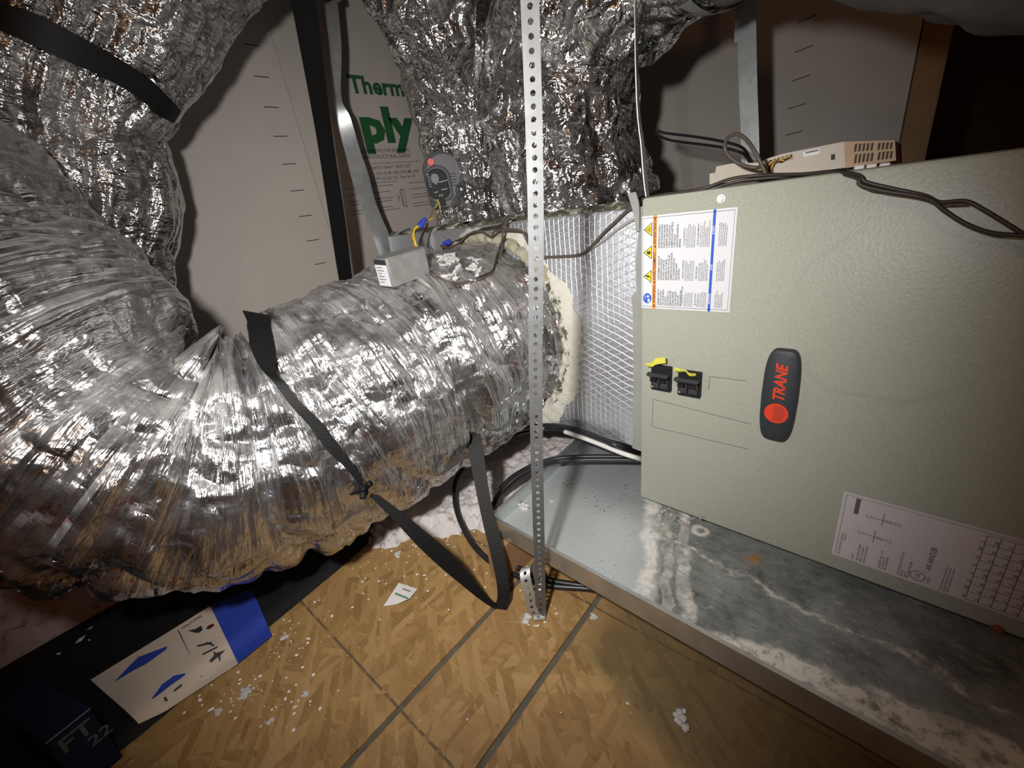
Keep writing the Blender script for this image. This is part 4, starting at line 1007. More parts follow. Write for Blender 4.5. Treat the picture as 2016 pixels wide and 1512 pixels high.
# crumpled edge where the tall ducts are taped to the box top
gb = MB()
Aa = []; Bb = []
for k in range(30):
    x = -1.24+k*(0.84/29)
    Aa.append(Vector((x, PY0+0.018+0.012*noise.noise(Vector((x*20, 0, 0))), PZ1+0.002))-LOCP)
    Bb.append(Vector((x, PY0+0.035+0.015*noise.noise(Vector((x*17, 3, 0))), PZ1+0.010+0.010*noise.noise(Vector((x*30, 5, 0)))))-LOCP)
gb.ribbon(Aa, Bb, 0.006, 3); gb.build('sealant_bead', MT['bead'], pl, auto=50)
# stub of round grey pipe at the left end
pp = MB(); pa_, pb_ = P(778, 478, y=0.86), P(868, 472, y=0.80)
stp = empty('pipe_stub', pa_, label='short grey round pipe stub behind the small metal box', cat='pipe')
m = MB(); m.cyl((0, 0, 0), pb_-pa_, 0.034, 0.036, 24); m.build('pipe', MT['tape'], stp, auto=40)
m = MB(); d_ = (pb_-pa_).normalized(); m.cyl(-d_*0.006, d_*0.008, 0.037, 0.037, 24); m.build('pipe_rim', MT['grey_pl'], stp, auto=40)
m = MB(); m.cyl(d_*0.075, d_*0.084, 0.0385, 0.0385, 24); m.build('band', MT['tape'], stp, auto=40)

# ------------------------------------------------------------------ straps
def hit(bvh, u, v, lift=0.006, fallback=None):
    h_ = bvh.ray_cast(Vector((0, 0, 0)), ray(u, v).normalized())
    if h_[0] is None: return P(u, v, t=fallback or 1.0)
    return h_[0]*(1-lift/h_[0].length)
def lay(bvh, ed, lift, deg=3):
    """band edges resting on the smoothed surface of a duct"""
    d = []
    for i, (a, b_) in enumerate(ed):
        for e in (a, b_):
            h_ = bvh.ray_cast(Vector((0, 0, 0)), ray(*e).normalized())
            if h_[0] is not None and h_[0].length < 1.45: d.append((i, h_[0].length))
    d = np.array(d); c = np.polyfit(d[:, 0], d[:, 1], deg)
    for _ in range(4):
        r_ = d[:, 1]-np.polyval(c, d[:, 0]); k = r_ < max(0.02, 1.2*np.std(r_)); c = np.polyfit(d[k, 0], d[k, 1], deg)
    off_ = min(0, np.min((d[:, 1]-np.polyval(c, d[:, 0]))[k]))*0.8
    L_ = [[], []]
    for i, (a, b_) in enumerate(ed):
        for q, e in zip(L_, (a, b_)): q.append(ray(*e).normalized()*(np.polyval(c, i)+off_-lift))
    return L_
# webbing over the big duct: edges (left, right)
ed = [((478, 612), (532, 622)), ((489, 640), (532, 645)), ((492, 680), (541, 690)), ((512, 722), (545, 735)), ((538, 752), (562, 755)), ((572, 798), (596, 796)), ((608, 838), (632, 832)), ((646, 888), (668, 880)), ((684, 925), (698, 917)), ((706, 955), (716, 946))]
fs_ = empty('duct_strap', hit(bvhA, 700, 940), label='twisted black webbing strap laid over the big duct, with a hanging loop', cat='strap')
O = Vector(fs_.location)
La, Lb = lay(bvhA, ed, 0.010)
MB().ribbon([p-O for p in La], [p-O for p in Lb], 0.0022, 6).build('webbing', MT['web'], fs_, auto=40)
kn = MB(); kc = hit(bvhA, 718, 960, lift=0.012)
rnd = random.Random(4)
for k in range(5):
    a_ = kc-O+Vector((rnd.uniform(-0.006, 0.006), rnd.uniform(-0.006, 0.006), rnd.uniform(-0.008, 0.008)))
    c_ = a_+Vector((rnd.uniform(-0.02, 0.02), rnd.uniform(-0.015, 0.0), rnd.uniform(-0.02, 0.02)))
    kn.wire([a_-(c_-a_)*0.5, a_, c_], 0.0055, 8, 4)
kn.build('knot', MT['web'], fs_, smooth_=True)
k0 = hit(bvhA, 735, 980, lift=0.010); kend = hit(bvhA, 930, 862, lift=0.0)
low = P(972, 1197, z=FZ+0.012)
fa = [((722, 972), (744, 974), 0.0), ((772, 1020), (790, 1008), 0.16), ((820, 1072), (846, 1054), 0.34), ((862, 1112), (890, 1092), 0.52), ((905, 1148), (928, 1136), 0.72), ((945, 1180), (965, 1180), 0.9), ((970, 1196), (994, 1199), 1.0)]
t0 = k0.dot(FW); t1 = low.dot(FW)
La = [P(*a, t=1/((1-f)/t0+f/t1)) for a, b_, f in fa]; Lb = [P(*b_, t=1/((1-f)/t0+f/t1)+0.004) for a, b_, f in fa]
MB().ribbon([p-O for p in La], [p-O for p in Lb], 0.0022, 5).build('loop_webbing', MT['web'], fs_, auto=40)
t2 = kend.dot(FW)
fa = [((968, 1196), (996, 1200), 0.0), ((978, 1182), (1004, 1178), 0.03), ((978, 1150), (1002, 1148), 0.08), ((966, 1092), (994, 1092), 0.22), ((953, 1040), (980, 1038), 0.36), ((941, 985), (966, 982), 0.52), ((930, 930), (957, 926), 0.70), ((921, 885), (951, 880), 0.86), ((913, 852), (944, 850), 1.0), ((908, 838), (936, 836), 1.06)]
La = [P(*a, t=1/((1-f)/t1+f/t2)) for a, b_, f in fa]; Lb = [P(*b_, t=1/((1-f)/t1+f/t2)) for a, b_, f in fa]
MB().ribbon([p-O for p in La], [p-O for p in Lb], 0.0022, 5).build('loop_webbing', MT['web'], fs_, auto=40)

# webbing squeezing the upper left duct
ed = [((-60, -40), (-70, 30)), ((-10, 0), (-20, 52)), ((60, 22), (50, 82)), ((140, 62), (125, 118)), ((215, 104), (200, 150)), ((285, 148), (268, 190)), ((335, 195), (315, 228)), ((356, 218), (342, 242))]
bs = empty('duct_strap', P(150, 80, t=0.95), label='broad black strap wrapped around the upper left duct', cat='strap')
O = Vector(bs.location); La, Lb = lay(bvhB, ed, 0.008, 2)
MB().ribbon([p-O for p in La], [p-O for p in Lb], 0.002, 6).build('webbing', MT['web'], bs, auto=40)

# long hanging webbing in front of the left wall
hs = empty('hanging_strap', (-1.12, 0.55, 1.45), label='black webbing strap hanging straight down beside the printed wall board', cat='strap')
O = Vector(hs.location)
tops = [(P(560, -90, x=-1.12), P(614, -90, x=-1.13)), (P(573, 0, x=-1.12), P(622, 0, x=-1.13)), (P(620, 250, x=-1.12), P(652, 250, x=-1.13)), (P(650, 440, x=-1.12), P(680, 440, x=-1.13)), (P(668, 552, x=-1.12), P(694, 552, x=-1.13)), (P(690, 660, x=-1.12), P(714, 660, x=-1.13))]
tops.insert(0, (Vector((-1.12, tops[0][0].y-0.02, 1.45)), Vector((-1.13, tops[0][1].y-0.02, 1.45))))
MB().ribbon([a-O for a, b_ in tops], [b_-O for a, b_ in tops], 0.002, 6).build('webbing', MT['web'], hs, auto=40)

# flat sheet metal hanger beside it, half twisted
gs = empty('metal_hanger_strap', (-1.3, 0.75, 1.4), label='twisted galvanized sheet strap slanting down to the plenum in front of the printed wall', cat='strap')
O = Vector(gs.location)
e_ = [((628, -60), (660, -60)), ((636, 0), (664, 0)), ((648, 90), (672, 92)), ((655, 180), (672, 190)), ((664, 240), (690, 232)), ((682, 310), (710, 300)), ((692, 350), (724, 340)), ((714, 415), (742, 405)), ((742, 488), (776, 484)), ((760, 530), (792, 526))]
La = [P(*a, x=-1.30-0.0*i) for i, (a, b_) in enumerate(e_)]; Lb = [P(*b_, x=-1.30+(0.02 if 2 < i < 5 else 0.0)) for i, (a, b_) in enumerate(e_)]
La.insert(0, La[0]+Vector((0, -0.02, 0.7))); Lb.insert(0, Lb[0]+Vector((0, -0.02, 0.7)))
MB().ribbon([p-O for p in La], [p-O for p in Lb], 0.0012, 6).build('sheet_strap', MT['galv'], gs, auto=40)

# flat hanger behind the cabinet
rs = empty('metal_hanger_strap', (-0.38, 1.3, 1.4), label='broad flat galvanized strap hanging behind the cabinet top', cat='strap')
O = Vector(rs.location)
e_ = [((1450, 0), (1490, 0)), ((1451, 43), (1489, 43)), ((1454, 160), (1491, 160)), ((1458, 250), (1494, 248)), ((1460, 330), (1496, 328)), ((1461, 350), (1497, 348))]
La = [P(*a, y=1.30) for a, b_ in e_]; Lb = [P(*b_, y=1.298) for a, b_ in e_]
La.insert(0, La[0]+Vector((0, 0, 1.0))); Lb.insert(0, Lb[0]+Vector((0, 0, 1.0)))
MB().ribbon([p-O for p in La], [p-O for p in Lb], 0.0012, 6).build('sheet_strap', MT['galv'], rs, auto=40)

# strap seen on edge at the cabinet corner
es = empty('metal_hanger_strap', (-0.40, 0.8, 1.4), label='thin metal strap seen edge-on, dropping to the upper left corner of the cabinet', cat='strap')
O = Vector(es.location)
a0 = P(1249, 0, y=0.79); a1 = P(1263, 300, y=0.79); a2 = P(1272, 392, y=0.79)
La = [a0+Vector((0, 0, 1.0)), a0, a1, a2]
Lb = [p+ray(1255, 200).normalized()*0.024+RT*(0.0035 if i < 2 else 0.006) for i, p in enumerate(La)]
MB().ribbon([p-O for p in La], [p-O for p in Lb], 0.0015, 6).build('sheet_strap', MT['galv'], es)

# perforated hanger strap with a bent foot loop
ps = empty('perforated_strap', (-0.417, 0.425, FZ), label='perforated galvanized hanger strap with a curled end standing in front of the drain pan', cat='strap')
O = Vector(ps.location)
def perf(path, wdir, width=0.0195, cell=0.0127, hole=0.0032):
    pts = smooth(path, 40); s = [0]
    for a, b_ in zip(pts[:-1], pts[1:]): s.append(s[-1]+(b_-a).length)
    arr = np.array([tuple(p) for p in pts]); n = max(1, int(s[-1]/cell))
    wd = np.array([tuple(w_) for w_ in smooth(wdir, 40)])
    def at(q): return Vector([np.interp(q, s, arr[:, k]) for k in range(3)]), Vector([np.interp(q, s, wd[:, k]) for k in range(3)]).normalized()
    m = MB(); c2 = s[-1]/n
    for i in range(n):
        vs = []; fs = []
        q0 = i*c2
        loc = []
        oct_ = [(hole*math.cos(t_), hole*math.sin(t_)) for t_ in [math.pi/8+k*math.pi/4 for k in range(8)]]
        h = c2/2; w2 = width/2
        outer = [(w2, h*0.4), (w2*0.4, h), (-w2*0.4, h), (-w2, h*0.4), (-w2, -h*0.4), (-w2*0.4, -h), (w2*0.4, -h), (w2, -h*0.4)]
        cn = [(w2, h), (-w2, h), (-w2, -h), (w2, -h)]
        for (x, y) in oct_+outer+cn:
            c, wv = at(q0+h+y); vs.append(c+wv*x)
        for k in range(8): fs.append((k, (k+1) % 8, 8+(k+1) % 8, 8+k))
        fs += [(16, 8, 9), (17, 10, 11), (18, 12, 13), (19, 14, 15)]
        m.add(vs, fs)
    return m
up = Vector((0, 0, 1))
xt = P(1043, 0, y=0.43)
wv = RT*0.94+DN*0.0; wv = Vector((wv.x, wv.y, 0)).normalized()
main = [Vector((-0.300, 0.436, 1.45)), xt, Vector((-0.384, 0.428, -0.25)), P(1065, 1214, z=FZ+0.004)]
o_ = perf([p-O for p in main], [wv, wv, wv, wv]).build('strap', MT['galv_strap'], ps)
sol = o_.modifiers.new('thick', 'SOLIDIFY'); sol.thickness = 0.0009; sol.offset = 0
ft = P(1065, 1216, z=FZ+0.004); tt = ft.dot(FW)
lp = [ft, P(1050, 1205, t=tt*0.992), P(1042, 1170, t=tt*0.985), P(1034, 1135, t=tt*0.985), P(1036, 1116, t=tt*1.0), P(1050, 1116, t=tt*1.03), P(1060, 1135, t=tt*1.045), P(1062, 1165, t=tt*1.035), P(1052, 1178, t=tt*1.01)]
w2_ = (wv*0.75+Vector((0.2, 0.6, 0.15))).normalized()
o_ = perf([p-O for p in lp], [wv, wv, w2_, w2_, w2_, w2_, w2_, w2_, w2_]).build('curled_end', MT['galv_dull'], ps)
sol = o_.modifiers.new('thick', 'SOLIDIFY'); sol.thickness = 0.0009; sol.offset = 0
MB().box(ft-O+Vector((-0.002, -0.002, 0.001)), (0.022, 0.010, 0.003), Matrix.Rotation(0.75, 3, 'Z')).build('folded_tip', MT['galv'], ps)

# ------------------------------------------------------------------ controls and wiring
jb = empty('junction_box', hit(bvhA, 790, 556, lift=0.0)+Vector((0, 0.01, 0.030)), (math.radians(7), math.radians(4), math.radians(4)), label='small grey metal transformer box with a paper label on top of the big duct', cat='metal box')
MB().box((0, 0, 0), (0.042, 0.098, 0.056), bev=0.003).build('box_body', MT['steel_box'], jb, auto=40)
MB().box((0.0216, 0, 0), (0.0015, 0.092, 0.051), bev=0.0005).build('cover_plate', MT['galv_dull'], jb)
MB().box((0, -0.0494, -0.005), (0.036, 0.0006, 0.040)).build('paper_label', MT['white'], jb)
m = MB(); JF = frame((-0.016, -0.0499, -0.022), (1, 0, 0), (0, 0, 1))
for k in range(6): bar(m, (0.003, 0.004+k*0.0056), (0.016+0.012*((k*5) % 3)/3, 0.004+k*0.0056), 0.0014, 0.0001, 0, JF)
m.build('label_text', MT['ink_soft'], jb)
MB().box((0, -0.0494, 0.020), (0.036, 0.0008, 0.009)).build('label_heading', MT['ink'], jb)

# damper actuator on the left riser
hp = bvhC1.ray_cast(Vector((0, 0, 0)), ray(872, 355).normalized())[0]
ac_o = hp*(1-0.030/hp.length)
ac = empty('damper_actuator', ac_o, label='grey rounded damper actuator with black dial face and red button on the left riser', cat='actuator')
nrm = (-ray(890, 330)).normalized(); nrm = (nrm+Vector((0.25, -0.1, 0.0))).normalized()
ay = (Vector((0, 0, 1))+RT*-0.10); ay = (ay-nrm*ay.dot(nrm)).normalized(); ax = ay.cross(nrm)
AF = frame((0, 0, 0), ax, ay)
def arch(wd, ht, n=14):
    o = [(wd/2-0.012, -ht/2), (wd/2, -ht/2+0.012)]
    for k in range(n+1):
        a = math.pi*k/n; o.append((wd/2*math.cos(a), ht/2-wd/2*0.85+wd/2*0.85*math.sin(a)))
    o += [(-wd/2, -ht/2+0.012), (-wd/2+0.012, -ht/2)]
    return o
k_ = ac_o.length/830.0*0.92
def sol_arch(nm, wd, ht, cx, cy, h0, h1, mat, par=None, tap=0.94):
    m = MB(); pr = arch(wd, ht); n = len(pr); vs = []; fs = []
    for hh, kk in ((h0, 1.0), (h1-0.003, 1.0), (h1, tap)):
        vs += [AF(cx+x*kk, cy+y*kk, hh) for x, y in pr]
    for j in range(2):
        for i in range(n): fs.append((j*n+i, j*n+(i+1) % n, (j+1)*n+(i+1) % n, (j+1)*n+i))
    fs.append(tuple(range(2*n, 3*n))); fs.append(tuple(range(n-1, -1, -1))); m.add(vs, fs)
    return m.build(nm, mat, par or ac, auto=40)
sol_arch('base_plate', 72*k_, 98*k_, 2*k_, 0, -0.030, 0.0, MT['grey_pl'])
hous = sol_arch('housing', 60*k_, 88*k_, 4*k_, -1*k_, 0.0, 0.028, MT['grey_pl2'])
hous2 = sol_arch('front_cover', 46*k_, 62*k_, -10*k_, -4*k_, 0.028, 0.040, MT['grey_pl'])
fc = sol_arch('dial_face', 38*k_, 50*k_, -12*k_, -4*k_, 0.040, 0.042, MT['black'])
sol_arch('dial_knob', 15*k_, 20*k_, -15*k_, 4*k_, 0.042, 0.049, MT['grey_pl2'])
m = MB()
for k in range(6): bar(m, (-28*k_, (-6+k*4)*k_), (-24*k_, (-6+k*4)*k_), 0.0012, 0.0002, 0.0422, AF)
bar(m, (-10*k_, -2*k_), (7*k_, -1*k_), 0.0014, 0.0002, 0.0422, AF); bar(m, (-22*k_, -17*k_), (-15*k_, -17*k_), 0.0014, 0.0002, 0.0422, AF); bar(m, (-8*k_, -15*k_), (3*k_, -15*k_), 0.0014, 0.0002, 0.0422, AF)
for k in range(3): bar(m, ((-14+k*3)*k_, -26*k_), ((-14+k*3)*k_, -22*k_), 0.001, 0.0002, 0.0422, AF)
m.build('dial_marks', MT['white'], fc)
m = MB()
for k in range(5): bar(m, (14*k_, (-12+k*5)*k_), (24*k_, (-12+k*5)*k_), 0.002, 0.002, 0.0282, AF)
m.build('vent_slots', MT['black'], hous)
m = MB(); m.cyl(AF(-15*k_, 33*k_, 0.02), AF(-15*k_, 33*k_, 0.040), 0.011, 0.0095, 14); m.build('release_button', MT['red'], ac, auto=40)
m = MB(); m.prism([(-16*k_, -42*k_), (-6*k_, -42*k_), (-5*k_, -28*k_), (-17*k_, -28*k_)], 0.012, lambda x, y, h: AF(x, y, h+0.03)); m.build('wire_block', MT['black'], ac)

def cable(name, pts, r, mat, label, cat='cable', sub=8, group=None, n=8):
    o = empty(name, pts[0], label=label, cat=cat, group=group); O = Vector(o.location)
    MB().wire([Vector(p)-O for p in pts], r, n, sub).build('sheath', mat, o, smooth_=True); return o
def tcable(name, seq, r, mat, label, **k):     # (u, v, distance along the view axis)
    return cable(name, [P(u, v, t=t_) for u, v, t_ in seq], r, mat, label, **k)
ta = ac_o.dot(FW)
w_ = tcable('wire', [(857, 392, ta-0.03), (862, 402, ta-0.02), (853, 412, ta-0.03), (848, 425, 1.14), (838, 434, 1.10)], 0.0016, MT['tan_wire'], 'thin tan wire dropping from the actuator dial')
tcable('wire', [(862, 392, ta-0.03), (866, 405, ta-0.02), (866, 415, ta-0.03), (856, 428, 1.13), (840, 434, 1.10)], 0.0016, MT['yellow'], 'thin yellow wire dropping from the actuator dial')
n1 = empty('wire_nut', P(833, 437, t=1.08), label='blue wire nut below the actuator', cat='wire nut')
d_ = (P(826, 446, t=1.08)-P(838, 430, t=1.08)).normalized()
MB().cyl(-d_*0.012, d_*0.012, 0.0045, 0.0085, 12).build('cap', MT['blue'], n1, auto=40)
MB().cyl(d_*0.012, d_*0.016, 0.009, 0.0075, 12).build('collar', MT['blue'], n1, auto=40)
tcable('wire', [(828, 443, 1.08), (817, 450, 1.07), (814, 462, 1.06), (817, 476, 1.055), (820, 486, 1.06)], 0.0028, MT['yellow'], 'yellow wire curving from the blue wire nut to the metal box')
tcable('wire', [(826, 446, 1.085), (815, 455, 1.075), (811, 466, 1.065), (815, 474, 1.06), (817, 486, 1.06)], 0.0022, MT['orange_wire'], 'orange wire beside the yellow one above the metal box')
tcable('thermostat_cable', [(842, 440, 1.10), (832, 462, 1.07), (826, 478, 1.05), (832, 495, 1.03), (845, 506, 1.0), (852, 520, 0.985)], 0.0026, MT['brown_wire2'], 'dark cable dropping from the wire nut down past the metal box')
def yp(seq, y): return [P(u, v, y=y) for u, v in seq]
def onA(seq): return [hit(bvhA, u, v, lift=0.005) for u, v in seq]
cable('thermostat_cable', yp([(852, 500), (846, 512)], 0.66)+onA([(850, 536), (866, 547), (886, 556), (906, 558), (930, 552), (955, 546), (970, 534)])+yp([(983, 510), (989, 485), (990, 462), (994, 440), (1004, 427)], 0.735), 0.0028, MT['brown_wire'], 'brown thermostat cable looping over the top of the big duct')
cable('thermostat_cable', yp([(992, 468), (980, 500)], 0.73)+onA([(972, 530), (958, 540), (938, 548)]), 0.0026, MT['brown_wire2'], 'dark second strand of the loop on the big duct')
cable('thermostat_cable', yp([(868, 484), (885, 488), (905, 478), (920, 463), (945, 455), (966, 466), (975, 455), (998, 452), (1026, 455), (1036, 470)], 0.735)+yp([(1046, 490), (1056, 504)], 0.752)+yp([(1085, 506), (1140, 502), (1160, 490), (1185, 462), (1210, 438), (1236, 414), (1254, 408)], 0.766), 0.0030, MT['brown_wire'], 'brown thermostat cable crossing the foil plenum to the cabinet')
cable('thermostat_cable', yp([(1160, 492), (1190, 472), (1215, 452), (1240, 436), (1252, 432)], 0.771), 0.0026, MT['tape'], 'grey cable rising beside the brown one across the plenum')
cable('thermostat_cable', yp([(872, 490), (892, 478), (915, 468), (948, 452), (985, 444), (1005, 430)], 0.748), 0.0028, MT['brown_wire2'], 'dark cable from the second wire nut along the plenum edge')
n2 = empty('wire_nut', P(877, 480, y=0.735), label='blue wire nut lying at the duct collar', cat='wire nut')
MB().cyl((-0.010, 0, 0), (0.010, 0.004, 0.004), 0.004, 0.0075, 12).build('cap', MT['blue'], n2, auto=40)
MB().cyl((0.010, 0.004, 0.004), (0.013, 0.005, 0.005), 0.008, 0.007, 12).build('collar', MT['blue'], n2, auto=40)

# supply cables under the plenum and pan
lowA = 'black supply cable'
def zc(u, v, z): return P(u, v, z=z)
cable('power_cable', [P(1275, 896, y=0.90), P(1225, 882, y=0.77), P(1180, 862, y=0.762), P(1120, 842, y=0.762), P(1060, 838, y=0.765), P(1010, 850, y=0.76), P(960, 872, y=0.73), P(925, 905, y=0.68), P(900, 940, z=-0.632), P(895, 975, z=-0.638), P(904, 1020, z=-0.655), P(930, 1070, z=-0.68), P(965, 1105, z=-0.692), P(1010, 1130, z=-0.692), P(1080, 1152, z=-0.692), P(1150, 1158, z=-0.692), P(1215, 1165, z=-0.692), P(1280, 1150, z=-0.692)], 0.0065, MT['black_soft'], 'black cable arching under the plenum then curving over the floor beneath the pan')
cable('power_cable', [P(1275, 902, y=0.91), P(1228, 886, y=0.775), P(1170, 864, y=0.77), P(1110, 846, y=0.77), P(1060, 845, y=0.775), P(1000, 860, y=0.77), P(950, 886, y=0.73)], 0.006, MT['black_soft'], 'second black cable hugging the plenum bottom')
cable('power_cable', [P(1275, 906, z=-0.556), P(1225, 905, z=-0.556), P(1160, 905, z=-0.556), P(1100, 908, z=-0.556), P(1060, 918, z=-0.556), P(1020, 938, z=-0.58), P(990, 965, z=-0.61), P(975, 985, z=-0.64), P(962, 1030, z=-0.68), P(985, 1098, z=-0.688), P(1030, 1122, z=-0.688), P(1090, 1144, z=-0.690), P(1190, 1158, z=-0.690)], 0.0065, MT['black_soft'], 'black cable crossing the rear of the drain pan and slipping under it')
cable('power_cable', [P(1275, 899, z=-0.552), P(1225, 899, z=-0.552), P(1160, 899, z=-0.552), P(1095, 903, z=-0.553), P(1050, 916, z=-0.56), P(1010, 938, z=-0.59), P(985, 962, z=-0.62)], 0.006, MT['black_soft'], 'thinner black cable lying behind the front one across the pan')
cable('white_cable', [P(1275, 908, y=0.86), P(1256, 902, y=0.78), P(1225, 892, y=0.762), P(1185, 876, y=0.758), P(1140, 859, y=0.758), P(1112, 850, y=0.765)], 0.0058, MT['white_cable'], 'white cable end lying under the black ones below the plenum')

# zone control panel on the cabinet
zp = empty('zone_control_panel', (-0.18, 0.86, HZ1), label='beige and tan control panel with vents lying on top of the cabinet', cat='control panel')
ZB = HZ1
def zbox(nm, u0, v0, u1, v1, mat, y0=0.845, dep=0.13, par=None, bev=0.003, lift=0.0):
    a_ = P(u0, v0, y=y0); c_ = P(u1, v1, y=y0)
    x0, x1 = a_.x, c_.x; z1, z0 = max(a_.z, c_.z), min(a_.z, c_.z)
    m = MB(); m.box(Vector(((x0+x1)/2, y0+dep/2, (z0+z1)/2))-Vector(zp.location), (x1-x0, dep, z1-z0), bev=bev)
    return m.build(nm, mat, par or zp, auto=40)
sl = 0.0
bd = MB(); zo = Vector(zp.location)
def zs(name, pts, y0, dep, mat, par=None):
    f = [P(u, v, y=y0)-zo for u, v in pts]; n = len(f)
    m = MB(); m.add(f+[p+Vector((0, dep, 0)) for p in f], [tuple(range(n)), tuple(range(2*n-1, n-1, -1))]+[((i+1) % n, i, n+i, n+(i+1) % n) for i in range(n)])
    return m.build(name, mat, par or zp)
main_ = zs('panel_housing', [(1397, 363), (1397, 342), (1408, 340), (1410, 328), (1440, 322), (1500, 320), (1505, 314), (1540, 303), (1655, 280), (1662, 279), (1664, 330), (1500, 352)], 0.850, 0.13, MT['beige'])
zs('vent_cover', [(1662, 279), (1762, 276), (1764, 316), (1664, 331)], 0.848, 0.13, MT['tan'])
m = MB()
for k in range(9):
    for (dv0, dv1) in ((0.10, 0.40), (0.52, 0.86)):
        u = 1684+k*8+(6 if k > 4 else 0); f0 = (u-1662)/100.0
        vt = 279-3*f0; vb = 331-15*f0
        for w0, w1 in ((dv0, dv1),):
            a_ = P(u, vt+(vb-vt)*w0, y=0.847)-zo; c_ = P(u+1, vt+(vb-vt)*w1, y=0.847)-zo
            m.box((a_+c_)/2, (0.0022, 0.003, abs(a_.z-c_.z)))
m.build('vent_slot', MT['dark_slot'], zp)
zs('sticker', [(1580, 300), (1613, 292), (1614, 303), (1582, 309)], 0.8495, 0.001, MT['white'])
zs('terminal_strip', [(1512, 318), (1560, 305), (1562, 313), (1514, 326)], 0.8485, 0.004, MT['tan'])
m = MB()
for k in range(6): 
    a_ = P(1517+k*8, 317-k*2.1, y=0.848)-zo; m.box(a_, (0.0025, 0.003, 0.003))
m.build('terminal_slot', MT['dark_slot'], zp)
zs('latch', [(1636, 304), (1644, 303), (1644, 314), (1636, 315)], 0.8492, 0.001, MT['dark_slot'])
ZF = frame(P(1583, 303, y=0.849)-zo, (1, 0, 0.03), (0, 0, 1))
m = MB(); m.text('ZONE', 0.004, 0.002, 0.0015, ZF, 0, h=0.0004, xs=0.9) if False else bar(m, (0.002, 0.001), (0.018, 0.0015), 0.0018, 0.0002, 0.0006, ZF); m.build('sticker_mark', MT['ink_soft'], zp)
rnd = random.Random(21)
for i in range(5):
    mt, nm = ((MT['maroon_wire'], 'maroon'), (MT['yellow'], 'yellow'), (MT['brown_wire'], 'brown'), (MT['maroon_wire'], 'maroon'), (MT['tan_wire'], 'tan'))[i]
    pl_ = [P(1505+i*3, 342, y=0.842), P(1508+i*4, 328-i*2, y=0.838), P(1520+i*7, 318-i*2, y=0.838), P(1540+i*4, 318-i*2.5, y=0.842)]
    MB().wire([p-zo for p in pl_], 0.0014, 6, 5).build('terminal_wire', mt, zp, smooth_=True)
for i, (u, v) in enumerate(((1692, 327), (1716, 325), (1742, 323))):
    p = P(u, v+3, y=0.835); tf = MB().box(p, (0.012, 0.01, 0.007), bev=0.002).build('anchor_clip', MT['white_cable'], None)
    tag(tf, ('pale plastic clip under the vented end of the control panel, leftmost of three', 'pale plastic clip under the vented end of the control panel, middle of three', 'pale plastic clip under the vented end of the control panel, rightmost of three')[i], 'clip', 'clips under the control panel')
yt = 0.80
cable('thermostat_cable', [P(1512, 356, y=0.77), P(1502, 330, y=0.77), P(1487, 300, y=0.77), P(1470, 276, y=0.775), P(1452, 264, y=0.78), P(1434, 270, y=0.785), P(1427, 288, y=0.79), P(1434, 306, y=0.79), P(1455, 322, y=0.79), P(1485, 330, y=0.79), P(1505, 326, y=0.80)], 0.0028, MT['brown_wire'], 'thick brown cable standing up in a loop beside the control panel', n=10)
cable('thermostat_cable', [P(1264, 392, y=0.73), P(1300, 384, y=0.725), P(1380, 372, y=0.722), P(1440, 352, y=0.735), P(1500, 345, y=0.745), P(1580, 343, y=0.735), P(1640, 338, y=0.725), P(1690, 345, y=0.705), P(1704, 358, y=0.702), P(1760, 372, y=0.700), P(1820, 385, y=0.698), P(1850, 398, y=0.700), P(1900, 396, y=0.702), P(1940, 415, y=0.70), P(2016, 462, y=0.698), P(2080, 505, y=0.70)], 0.0024, MT['brown_wire2'], 'dark cable along the cabinet top then drooping right, upper strand')
cable('thermostat_cable', [P(1270, 396, y=0.735), P(1380, 376, y=0.728), P(1460, 356, y=0.742), P(1560, 347, y=0.745), P(1640, 342, y=0.728), P(1688, 350, y=0.703), P(1694, 364, y=0.699), P(1740, 376, y=0.697), P(1800, 385, y=0.695), P(1836, 396, y=0.696), P(1860, 415, y=0.697), P(1900, 440, y=0.697), P(1950, 458, y=0.697), P(2016, 464, y=0.697), P(2090, 470, y=0.697)], 0.0024, MT['brown_wire2'], 'dark cable drooping over the cabinet front, lower strand')
cable('thermostat_cable', [P(1690, 352, y=0.705), P(1710, 372, y=0.70), P(1770, 380, y=0.698), P(1830, 392, y=0.70), P(1850, 402, y=0.702), P(1905, 402, y=0.705)], 0.0018, MT['brown_wire'], 'short brown strand tied along the drooping cables')
cable('thermostat_cable', [P(1290, 255, y=1.15), P(1310, 262, y=1.15), P(1360, 268, y=1.12), P(1420, 278, y=1.08), P(1460, 290, y=1.05), P(1475, 310, y=1.0), P(1490, 340, y=0.9)], 0.0028, MT['black_soft'], 'black cable from the tall duct to the control panel, upper one')
cable('thermostat_cable', [P(1290, 264, y=1.16), P(1320, 276, y=1.15), P(1370, 283, y=1.12), P(1420, 290, y=1.08), P(1462, 302, y=1.05), P(1478, 322, y=1.0), P(1488, 345, y=0.9)], 0.0028, MT['black_soft'], 'black cable from the tall duct to the control panel, lower one')

